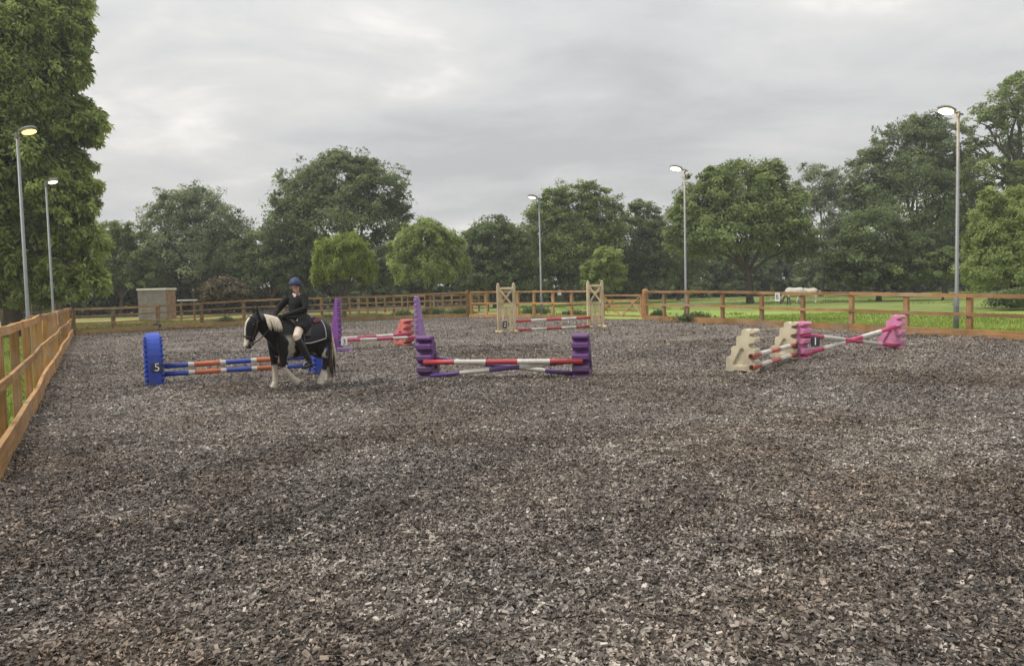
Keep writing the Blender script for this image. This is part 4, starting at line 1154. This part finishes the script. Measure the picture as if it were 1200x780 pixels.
RIDE = dict(
    neck=[(0.3, 0, 1.01, 0.202, 0.274), (0.443, 0.0, 1.083, 0.174, 0.268), (0.582, 0.01, 1.155, 0.14, 0.228), (0.71, 0.02, 1.227, 0.112, 0.188), (0.809, 0.03, 1.274, 0.095, 0.148), (0.864, 0.035, 1.293, 0.078, 0.114)],
    head=[(0.834, 0.03, 1.328, 0.067, 0.077), (0.882, 0.036, 1.279, 0.095, 0.127), (0.936, 0.048, 1.188, 0.102, 0.144), (0.979, 0.054, 1.092, 0.091, 0.131), (1.016, 0.066, 0.984, 0.069, 0.098), (1.047, 0.072, 0.898, 0.062, 0.079), (1.07, 0.078, 0.839, 0.065, 0.077), (1.081, 0.08, 0.796, 0.05, 0.055)],
    ear=(0.859, 1.373), eary=.03, eardir=(.10, 1.0),
    legs=[fore(.40, -.165, (.41, .42), (.40, .15), (.45, .035)), fore(.42, .165, (.47, .44), (.26, .205), (.165, .125)),
          hind(-.42, .14, (-.30, .72), (-.47, .47), (-.36, .16), (-.31, .035)), hind(-.42, -.14, (-.36, .70), (-.68, .46), (-.72, .18), (-.69, .04))])
GRAZE = dict(
    neck=[(.34, 0, .98, .17, .24), (.48, 0, .93, .14, .21), (.60, .0, .80, .11, .17), (.70, .0, .64, .09, .14), (.77, 0, .50, .078, .115), (.80, 0, .43, .07, .10)],
    head=[(.77, 0, .49, .06, .07), (.81, 0, .43, .085, .11), (.86, 0, .34, .09, .12), (.90, 0, .25, .075, .10), (.935, 0, .16, .06, .075), (.955, 0, .10, .055, .06), (.965, 0, .065, .045, .045)],
    ear=(.79, .50), eary=0, eardir=(.6, .55),
    legs=[fore(.40, -.135, (.42, .42), (.42, .15), (.46, .035)), fore(.42, .135, (.36, .42), (.30, .15), (.34, .035)),
          hind(-.42, .14, (-.34, .70), (-.58, .46), (-.56, .17), (-.52, .035)), hind(-.42, -.14, (-.30, .72), (-.50, .47), (-.44, .16), (-.40, .035))])
def headpt(t, lat=0.0, dor=0.0):           # t: position along the ride head, lat/dor: in half widths / half heights
    h = RIDE['head']; k = np.arange(len(h)); v = [float(np.interp(t, k, [q[j] for q in h])) for j in range(5)]
    v2 = [float(np.interp(min(t+.3, len(h)-1), k, [q[j] for q in h])) for j in range(3)]; v1 = [float(np.interp(max(t-.3, 0), k, [q[j] for q in h])) for j in range(3)]
    tg = (Vector(v2)-Vector(v1)).normalized(); dv = Vector((0, 1, 0)).cross(tg)
    if dv.x < 0: dv = -dv
    return Vector(v[:3])+Vector((0, lat*v[3], 0))+dv.normalized()*(dor*v[4]), tg, v
def sm(a, b, x): return np.clip((x-a)/(b-a), 0, 1)
def set_white(me, fn):
    n = len(me.vertices); co = np.zeros(n*3); me.vertices.foreach_get('co', co); co = co.reshape(-1, 3)
    w = fn(co[:, 0], co[:, 1], co[:, 2])
    a = me.attributes.new('white', 'FLOAT', 'POINT'); a.data.foreach_set('value', np.clip(w, 0, 1).astype(np.float32))
def pied(x, y, z):
    wv = .03*np.sin(x*17+z*9)+.02*np.sin(z*31+y*23)
    legs = np.where(x > -.05, sm(.43, .38, z+wv), sm(.35, .30, z+wv)); legs = np.where((x > .75), 0, legs)
    dp = [headpt(t, 0, 1)[0] for t in np.linspace(.8, 7, 12)]; hp = [headpt(t)[0] for t in np.linspace(.8, 7, 12)]
    zz = np.array([p.z for p in dp])[::-1]; dx = np.interp(z, zz, np.array([p.x for p in dp])[::-1])
    cyy = np.interp(z, zz, np.array([p.y for p in hp])[::-1])
    onhead = (x > .84) & (z > .70)
    wid = np.interp(z, [.85, 1.0, 1.2, 1.35], [.045, .023, .022, .030])
    blaze = (onhead & (x > dx-.075) & (z < 1.36)).astype(float)*sm(1.15, .85, np.abs(y-cyy+wv*.15)/wid)
    muzzle = (onhead & (z < .95) & (z > .83)).astype(float)*sm(.060, .042, np.abs(y-cyy))*(x > dx-.10)
    pc = .315+.10*(z-.70); patch = sm(.10, .07, np.abs(x-pc+wv*.6))*sm(1.0, .9, z)*sm(.40, .50, z)*(y > .02)
    patch2 = sm(.06, .03, np.abs(x+.40+wv))*sm(.72, .66, z)*sm(.50, .56, z)*(y > -.1)
    withers = sm(.10, .07, np.abs(x-.52))*sm(1.20, 1.24, z)*0
    return np.maximum.reduce([legs, blaze, muzzle, patch, patch2, withers])
def hair_bundle(roots, dirs, n, L, r0, mat, name, parent, wob=.06, droop=1.0):
    mb = MB()
    for k in range(n):
        i = random.random()*(len(roots)-1); a = int(i); t = i-a
        p = Vector(roots[a]).lerp(Vector(roots[a+1]), t); d = Vector(dirs[a]).lerp(Vector(dirs[a+1]), t)
        pts = [p]; l = L*random.uniform(.7, 1.1); q = p.copy(); v = d.normalized()
        for s in range(5):
            v = (v+Vector((random.uniform(-1, 1)*wob, random.uniform(-1, 1)*wob, -.55*droop))).normalized()
            q = q+v*l/5; pts.append(q.copy())
        mb.tube(pts, [r0*.7, r0, r0, r0*.9, r0*.7, r0*.25], 5)
    return mb.build(name, mat, parent, smooth=True)
leather = plain('dark_leather', (.025, .018, .014), .4, .2, 30)
hair_w = plain('cream_horse_hair', (.58, .51, .40), .6, .25, 40)
hair_d = plain('dark_horse_hair', (.022, .018, .016), .5, .3, 40)
HS = .94
hz = R(180+50)
hpos = G(352.5, 454.5)
pony = empty('pony', hpos, hz, 'black and white pony walking left with a rider on its back', 'pony'); pony.scale = (HS,)*3
me = remesh(horse_body(RIDE), .013, 5, .5); set_white(me, pied); me.materials.append(coat_mat('piebald_coat', (.006, .005, .005), (.55, .50, .41)))
link('body', me, pony)
eye_m = plain('eye', (.008, .006, .005), .1)
for s in (-1, 1):
    c = headpt(2.15, s*.90, .28)[0]
    mb = MB(); mb.lathe([(.002, -.024), (.018, -.015), (.024, 0), (.018, .015), (.002, .024)], 10, c); mb.build('eye', eye_m, pony, smooth=True)
    c = headpt(6.3, s*.66, .60)[0]
    mb = MB(); mb.lathe([(.002, -.022), (.013, -.012), (.016, 0), (.011, .013), (.002, .022)], 8, c); mb.build('nostril', hair_d, pony, smooth=True)
# mane falling on the left of the neck: dark at the poll, cream over the middle
def crest(t):   # t 0 withers .. 1 poll
    xs = np.linspace(0, 1, 6); nk = RIDE['neck']
    x = np.interp(t, xs, [n[0]-n[4]*.58 for n in nk]); z = np.interp(t, xs, [n[2]+n[4]*.72 for n in nk]); y = np.interp(t, xs, [n[1] for n in nk])
    return Vector((x, y, z))
rt = [crest(t) for t in (.42, .55, .68, .80)]
hair_bundle([p+Vector((.03, .03, -.01)) for p in rt], [(.05, 1.0, .25)]*4, 90, .36, .012, hair_w, 'mane', pony, .10, .95)
rt = [crest(t) for t in (.05, .2, .4)]
hair_bundle([p+Vector((.03, .02, -.01)) for p in rt], [(.05, 1.0, .2)]*3, 50, .20, .011, hair_d, 'mane', pony, .10, .95)
rt = [crest(t) for t in (.8, .9, .99)]
hair_bundle([p+Vector((.03, .02, 0)) for p in rt], [(.1, 1.0, .3)]*3, 40, .20, .010, hair_d, 'mane', pony, .10, .9)
hair_bundle([(0.884, .0, 1.378), (0.884, .06, 1.378)], [(1, 0, .15)]*2, 26, .17, .009, hair_d, 'forelock', pony, .12, .9)
# tail: a full fall of cream hair, dark underneath
hair_bundle([(-.65, -.03, 1.07), (-.66, .03, 1.05)], [(-.50, -.04, -1), (-.40, .06, -1)], 150, .66, .017, hair_w, 'tail', pony, .10, .95)
hair_bundle([(-.64, -.03, 1.02), (-.64, .03, 1.0)], [(-.20, -.04, -1), (-.20, -.02, -1)], 34, .84, .016, plain('brown_tail_hair', (.10, .075, .055), .6, .3, 40), 'tail_underside', pony, .10, .8)
# saddle cloth, saddle, girth
def shell(x0, x1, a0, a1, off, nx=12, na=28, rnd=.0, thick=.012):
    vs, fs = [], []
    for i in range(nx+1):
        for j in range(na+1):
            x = x0+(x1-x0)*i/nx; an = a0+(a1-a0)*j/na
            e = abs(j/na-.5)*2
            if rnd: x = x*(1)+rnd*(e**3)*((.5-i/nx)*.35)
            vs.append(torso_at(x, an, off))
    W2 = na+1
    for i in range(nx):
        for j in range(na): fs.append((i*W2+j, i*W2+j+1, (i+1)*W2+j+1, (i+1)*W2+j))
    mb = MB(); mb.add(vs, fs); me = mb.mesh('shell', [])
    bm = bmesh.new(); bm.from_mesh(me); bmesh.ops.solidify(bm, geom=bm.faces, thickness=thick); bm.to_mesh(me); bm.free()
    me.polygons.foreach_set('use_smooth', [True]*len(me.polygons))
    return me, vs, W2
cloth = plain('navy_saddle_cloth', (.016, .016, .022), .85, .2, 25)
me, vs, W2 = shell(-.36, .22, -1.75, 1.75, .022); me.materials.append(cloth); sc_ = link('saddle_cloth', me, pony)
for j0 in (0, W2-1):
    edge = [vs[i*W2+j0] for i in range(13)]
    if True:
        back = [vs[0*W2+(j if j0 else W2-1-j)] for j in range(W2-1, W2-11, -1)]
    path = list(reversed(back))+edge
    mb = MB(); mb.tube([p*1.0+Vector((0, math.copysign(.006, p.y), 0)) for p in path], .010, 6); mb.build('piping', plain('grey_piping', (.42, .42, .42), .6), sc_, smooth=True)
sad = MB()
me, _, _ = shell(-.10, .20, -1.45, 1.45, .040, rnd=.6); me.materials.append(leather); sd_o = link('saddle_flap', me, pony)
mb = MB(); mb.tube([(-.30, 0, 1.30), (-.26, 0, 1.275), (-.16, 0, 1.245), (-.02, 0, 1.235), (.10, 0, 1.265), (.17, 0, 1.30), (.20, 0, 1.28)], [(.07, .02), (.15, .035), (.17, .04), (.14, .04), (.11, .04), (.09, .03), (.04, .02)], 16)
mb.build('saddle_seat', leather, pony, smooth=True)
mb = MB(); ring = [torso_at(.12, an, .012) for an in np.linspace(1.3, 2*math.pi-1.3, 24)]; mb.sweep(ring, .08, .01, None); 
mb = MB(); mb.tube(ring, [(.035, .008)]*24, 8, side=(1, 0, 0)); mb.build('girth', leather, pony, smooth=True)
mb = MB(); rng_ = [torso_at(.47+.05*math.cos(an), an, .015)+Vector((0, 0, -.03)) for an in np.linspace(.8, 2*math.pi-.8, 24)]; mb.tube(rng_, [(.018, .006)]*24, 6, side=(1, 0, 0)); mb.build('breastplate', leather, pony, smooth=True)
# red brown saddle patch behind the rider
me, _, _ = shell(-.33, -.17, .15, .75, .046, 6, 8); me.materials.append(plain('burgundy_cloth', (.10, .018, .025), .8)); link('numnah', me, pony)
# bridle
def ringpath(c, ax, w, h, n=18):
    ax = Vector(ax).normalized(); s = Vector((0, 1, 0)); t = ax.cross(s).normalized()
    return [Vector(c)+s*(math.cos(a)*w)+t*(math.sin(a)*h) for a in np.linspace(0, 2*math.pi, n)]
def headring(t, k=1.06, n=18):
    out = []
    for a in np.linspace(0, 2*math.pi, n):
        out.append(headpt(t, math.cos(a)*k, math.sin(a)*k)[0])
    return out
mb = MB()
for t, wd_ in ((4.1, .015), (1.1, .013)): mb.tube(headring(t), [(wd_, .006)]*18, 6, side=headpt(t)[1])
for s in (-1, 1):
    mb.tube([headpt(t, s*1.07, d)[0] for t, d in ((1.1, .1), (2, -.1), (3, -.2), (4.1, -.25), (5.3, -.45))], [(.006, .012)]*5, 6)
mb.build('bridle', leather, pony, smooth=True)
mb = MB()
for s in (-1, 1):
    c = headpt(5.35, s*1.1, -.5)[0]
    mb.tube([c+Vector((math.cos(a)*.028, 0, math.sin(a)*.028)) for a in np.linspace(0, 2*math.pi, 12)], .006, 5)
mb.build('bit_ring', M['steel'], pony)
RS, RZ = 1.03, -.17                        # the rider's own scale and drop against the pony's frame
def RP(v): return (Vector(v)*RS+Vector((0, 0, RZ)))/HS
HANDS = {1: Vector((.40, .085, 1.345)), -1: Vector((.41, -.075, 1.345))}
mb = MB()
for s in (-1, 1):
    h = RP(HANDS[s]); mb.tube([headpt(5.35, s*1.1, -.5)[0], (.88, .05+s*.16, .97), (.66, .01+s*.17, 1.15), (h.x+.03, h.y, h.z-.02)], [(.005, .010)]*4, 6)
mb.build('reins', leather, pony, smooth=True)

# ------------------------------------------------------------------ the rider
rider = empty('person', hpos+Vector((0, 0, RZ)), hz, 'rider in black jacket and navy helmet sitting on the black and white pony, looking back', 'person'); rider.scale = (RS,)*3
TY = R(24)                                  # upper body turned to the left
def tw(p, k=1.0):
    a = TY*k; x, y, z = p; x0 = .0
    return Vector((x0+(x-x0)*math.cos(a)-y*math.sin(a), (x-x0)*math.sin(a)+y*math.cos(a), z))
SH = {1: tw((.02, .155, 1.66)), -1: tw((.02, -.155, 1.66))}
EL = {1: Vector((.03, .255, 1.47)), -1: Vector((.23, -.22, 1.46))}
KN = {s: Vector((.25, s*.305, 1.03)) for s in (-1, 1)}
HP = {s: Vector((-.02, s*.09, 1.29)) for s in (-1, 1)}
AN = {s: Vector((.07, s*.355, .60)) for s in (-1, 1)}
TO = {s: Vector((.215, s*.385, .545)) for s in (-1, 1)}
# stirrups
for s in (-1, 1):
    st_ = MB(); st_.tube([(.08, s*.30, 1.08), (.13, s*.35, .85), RP(AN[s].lerp(TO[s], .42))+Vector((0, 0, .05))], [(.006, .014)]*3, 6, side=(0, 1, 0)); so_ = st_.build('stirrup_leather', leather, pony)
    c = RP(AN[s].lerp(TO[s], .42))+Vector((0, 0, -.02)); mb = MB()
    loop = [c+Vector((.0, 0, 0))+Vector((math.cos(a)*.062, 0, math.sin(a)*.075)) for a in np.linspace(-.5, math.pi+.5, 14)]
    mb.tube(loop, .008, 6, side=(0, 1, 0)); mb.box(c+Vector((0, 0, -.04)), (.115, .035, .012)); mb.build('stirrup_iron', plain('steel_bright', (.6, .6, .6), .25, metal=.9), so_, smooth=True)
def hand(mb, s, k=1.0):
    w = HANDS[s]; d = (w-EL[s]).normalized(); sd_ = d.cross(Vector((0, 0, 1))).normalized(); upv = sd_.cross(d)
    w0 = w-d*.06
    mb.tube([w0, w0+d*.03, w0+d*.06, w0+d*.075], [(.016*k, .022*k), (.018*k, .033*k), (.018*k, .034*k), (.014*k, .03*k)], 8, side=sd_)
    inn = sd_*(-s)
    for i in range(4):                      # fingers curl round the rein
        b = w0+d*.07+upv*((.026-.017*i))
        L = (.034, .038, .036, .029)[i]
        mb.tube([b, b+d*L*.8+inn*.004, b+d*L*.8+inn*.03, b+d*L*.15+inn*.04], [.0088*k, .0088*k, .008*k, .007*k], 6, side=upv)
    t0 = w0+d*.025+upv*.03+inn*.008
    mb.tube([t0, t0+d*.03+upv*.012+inn*.012, t0+d*.055+upv*.004+inn*.018], [.010*k, .0095*k, .008*k], 6, side=sd_)
HC = tw((.045, 0, 1.815)); FD = Vector((.10, .98, -.06)).normalized()  # face direction: over the left shoulder, towards the viewer
HR = FD.cross(Vector((0, 0, 1))).normalized(); HU = HR.cross(FD)
def hd(f, r, u_): return HC+FD*f+HR*r+HU*u_
def rider_body():
    mb = MB()
    mb.tube([(-.02, 0, 1.26), tw((-.01, 0, 1.34), .3), tw((0, 0, 1.45), .6), tw((.01, 0, 1.57)), tw((.02, 0, 1.66)), tw((.025, 0, 1.71))], [(.13, .11), (.13, .10), (.105, .08), (.125, .09), (.12, .07), (.05, .05)], 14)
    mb.tube([tw((.022, 0, 1.68)), tw((.03, 0, 1.74)), HC+Vector((0, 0, -.04))], [.05, .043, .05], 12)
    # head: skull, jaw, nose, ears, lips
    mb.tube([hd(-.085, 0, .02), hd(-.065, 0, .03), hd(-.02, 0, .03), hd(.035, 0, .025), hd(.07, 0, .02), hd(.08, 0, .015)], [(.02, .03), (.058, .075), (.070, .09), (.066, .085), (.045, .06), (.02, .03)], 14, side=HR)
    mb.tube([hd(.01, 0, .0), hd(.035, 0, -.05), hd(.055, 0, -.085), hd(.06, 0, -.10)], [(.055, .06), (.05, .045), (.03, .025), (.012, .01)], 12, side=HR)
    mb.tube([hd(.075, 0, .012), hd(.092, 0, -.015), hd(.098, 0, -.028), hd(.078, 0, -.034)], [(.008, .008), (.011, .01), (.014, .011), (.012, .006)], 8, side=HR)
    mb.tube([hd(.07, -.022, -.056), hd(.079, 0, -.055), hd(.07, .022, -.056)], [.004, .008, .004], 6)
    for s in (-1, 1):
        mb.tube([hd(-.01, s*.068, .02), hd(-.015, s*.078, .005), hd(-.008, s*.074, -.022)], [.008, .014, .008], 6)
        mb.tube([SH[s], SH[s].lerp(EL[s], .5), EL[s], EL[s].lerp(HANDS[s], .5), HANDS[s]-(HANDS[s]-EL[s]).normalized()*.05], [.045, .04, .034, .03, .021], 10)
        mb.tube([HP[s], HP[s].lerp(KN[s], .5)+Vector((0, s*.02, .02)), KN[s], KN[s].lerp(AN[s], .4)+Vector((-.02, 0, 0)), AN[s]], [.085, .072, .052, .05, .032], 12)
        mb.tube([AN[s]+Vector((-.05, 0, -.035)), AN[s]+Vector((0, 0, -.04)), TO[s]], [.03, .036, .024], 10)
        hand(mb, s, .9)
    return mb
skin = plain('skin', (.52, .30, .22), .5, .1, 30)
me = remesh(rider_body(), .0085, 2, .4); me.materials.append(skin); link('body', me, rider)
black_c = plain('black_jacket_cloth', (.006, .006, .007), .95, .25, 30)
jk = MB()
jk.tube([(-.06, 0, 1.20), (-.03, 0, 1.27), tw((-.01, 0, 1.35), .3), tw((0, 0, 1.45), .6), tw((.01, 0, 1.57)), tw((.015, 0, 1.66)), tw((.02, 0, 1.70))], [(.20, .17), (.185, .16), (.17, .14), (.152, .125), (.165, .125), (.155, .095), (.062, .06)], 16)
for s in (-1, 1):
    jk.tube([SH[s]+Vector((0, -s*.02, .0)), SH[s].lerp(EL[s], .5), EL[s], EL[s].lerp(HANDS[s], .5), HANDS[s]-(HANDS[s]-EL[s]).normalized()*.045], [.066, .058, .050, .044, .034], 12)
    jk.tube([HP[s]+Vector((-.04, 0, .02)), HP[s].lerp(KN[s], .25)+Vector((-.03, s*.045, -.005)), HP[s].lerp(KN[s], .66)+Vector((-.01, s*.02, .01))], [.115, .125, .115], 10)
me = remesh(jk, .010, 3); me.materials.append(black_c); link('jacket', me, rider)
mb = MB(); mb.tube([tw((.02, 0, 1.695)), tw((.03, 0, 1.735))], [(.058, .058), (.054, .054)], 14); mb.tube([tw((.075, .01, 1.72)), tw((.09, .015, 1.69)), tw((.10, .015, 1.62))], [(.03, .012), (.035, .014), (.015, .01)], 8)
mb.build('collar', plain('pale_pink_shirt', (.62, .50, .50), .7), rider, smooth=True)
jo = MB()
for s in (-1, 1):
    jo.tube([HP[s], HP[s].lerp(KN[s], .5)+Vector((0, s*.02, .02)), KN[s], KN[s].lerp(AN[s], .16)], [.092, .078, .064, .056], 14)
jo.tube([(-.07, 0, 1.27), (0, 0, 1.28), (.05, 0, 1.29)], [(.13, .10), (.14, .10), (.11, .08)], 12)
me = remesh(jo, .010, 3); me.materials.append(plain('cream_breeches', (.66, .55, .44), .75, .08, 20)); link('breeches', me, rider)
for s in (-1, 1):
    bo_ = MB(); bo_.tube([KN[s].lerp(AN[s], .07), KN[s].lerp(AN[s], .42)+Vector((-.02, 0, 0)), AN[s]+Vector((0, 0, .05)), AN[s]], [.064, .066, .047, .046], 12)
    bo_.tube([AN[s]+Vector((-.065, 0, -.04)), AN[s]+Vector((0, 0, -.03)), TO[s]+Vector((-.05, 0, .0)), TO[s]+Vector((.02, 0, 0))], [(.034, .034), (.043, .045), (.044, .036), (.02, .02)], 12)
    me = remesh(bo_, .009, 2); me.materials.append(plain('black_boot_leather', (.010, .009, .009), .35)); link('boot', me, rider)
    g = MB(); hand(g, s, 1.12); me = remesh(g, .004, 1); me.materials.append(plain('black_glove', (.012, .012, .013), .7)); link('glove', me, rider)
# helmet
hm = MB(); n = 20; rows = 7; vs = []; fs = []
for i in range(rows+1):
    ph = (math.pi/2)*i/rows
    for k in range(n):
        a = 2*math.pi*k/n; r = math.cos(ph)
        vs.append(hd(math.cos(a)*r*.115-.01, math.sin(a)*r*.098, .045+math.sin(ph)*.125))
for i in range(rows):
    for k in range(n): fs.append((i*n+k, i*n+(k+1) % n, (i+1)*n+(k+1) % n, (i+1)*n+k))
fs.append(tuple(rows*n+k for k in range(n))); fs.append(tuple(reversed(range(n))))
hm.add(vs, fs); helm = hm.build('helmet', plain('navy_velvet', (.022, .032, .10), .6, .15, 30), rider, smooth=True)
pk_ = MB(); pk_.tube([hd(.085, -.085, .046), hd(.135, -.05, .040), hd(.152, 0, .036), hd(.135, .05, .040), hd(.085, .085, .046)], [(.010, .006), (.035, .007), (.042, .007), (.035, .007), (.010, .006)], 8, side=FD)
pk_.build('helmet_peak', plain('navy_peak', (.016, .022, .07), .5), helm, smooth=True)
mb = MB(); mb.tube([hd(.0, -.085, .05), hd(.02, -.07, -.04), hd(.05, -.025, -.10), hd(.055, 0, -.112), hd(.05, .025, -.10), hd(.02, .07, -.04), hd(.0, .085, .05)], [(.009, .004)]*7, 6, side=FD); mb.build('chin_strap', leather, helm)
for s in (-1, 1):
    mb = MB(); mb.lathe([(.002, -.008), (.008, -.004), (.009, 0), (.007, .005), (.002, .008)], 8, hd(.069, s*.028, .008)); mb.build('eye', plain('eye', (.012, .008, .006), .15), rider, smooth=True)
    mb = MB(); mb.tube([hd(.074, s*.016, .026), hd(.074, s*.03, .03), hd(.062, s*.044, .026)], [.003, .004, .002], 5); mb.build('eyebrow', hair_d, rider)
mb = MB(); mb.tube([hd(-.06, -.05, .04), hd(-.095, 0, .0), hd(-.10, 0, -.04), hd(-.085, 0, -.075)], [.03, .045, .04, .02], 10); mb.build('hair', plain('brown_hair', (.06, .035, .02), .6), rider, smooth=True)

# ------------------------------------------------------------------ grazing ponies in the field
me_g = remesh(horse_body(GRAZE), .02, 4)
def grazer(label, px, py, rz, sc, base, white, fn):
    b = G(px, py); r = empty('grazing_pony', b, rz, label, 'pony', 'ponies grazing in the field'); r.scale = (sc,)*3
    me = me_g.copy(); set_white(me, fn); me.materials.clear(); me.materials.append(coat_mat('field_coat', base, white)); link('body', me, r)
    hair_bundle([(-.65, -.03, 1.05), (-.66, .03, 1.05)], [(-1.0, 0, .05)]*2, 40, .7, .02, hair_w, 'tail', r, .07, .8)
    nk = GRAZE['neck']; rt = [Vector((n[0]+n[4]*.45, 0, n[2]+n[4]*.75)) for n in nk]
    hair_bundle(rt, [(.1, 1, .1)]*len(rt), 50, .16, .014, hair_w, 'mane', r, .1, .9)
grazer('white pony with dark legs grazing in the field beyond the right fence', 931, 357.5, R(180-8), .98, (.10, .09, .085), (.54, .50, .44), lambda x, y, z: sm(.50, .66, z)*np.where(x > .62, 0.25, 1.0))
grazer('smaller cream pony grazing behind the white pony', 948, 355.0, R(150), .90, (.5, .45, .37), (.55, .49, .40), lambda x, y, z: sm(.2, .5, z))

# ------------------------------------------------------------------ thin evening haze
mb = MB(); mb.box((0, 140, 13), (500, 360, 30))
hm_ = bpy.data.materials.new('haze'); hm_.use_nodes = True; ht = hm_.node_tree; ht.nodes.clear()
ho = ht.nodes.new('ShaderNodeOutputMaterial'); hv = ht.nodes.new('ShaderNodeVolumePrincipled'); ht.links.new(hv.outputs[0], ho.inputs['Volume'])
hv.inputs['Color'].default_value = (.90, .91, .92, 1); hv.inputs['Density'].default_value = .0009; hv.inputs['Anisotropy'].default_value = .2
tag(mb.build('haze', hm_), 'thin pale haze in the damp evening air over the whole place', 'haze', kind='stuff')
scn.cycles.volume_bounces = 0
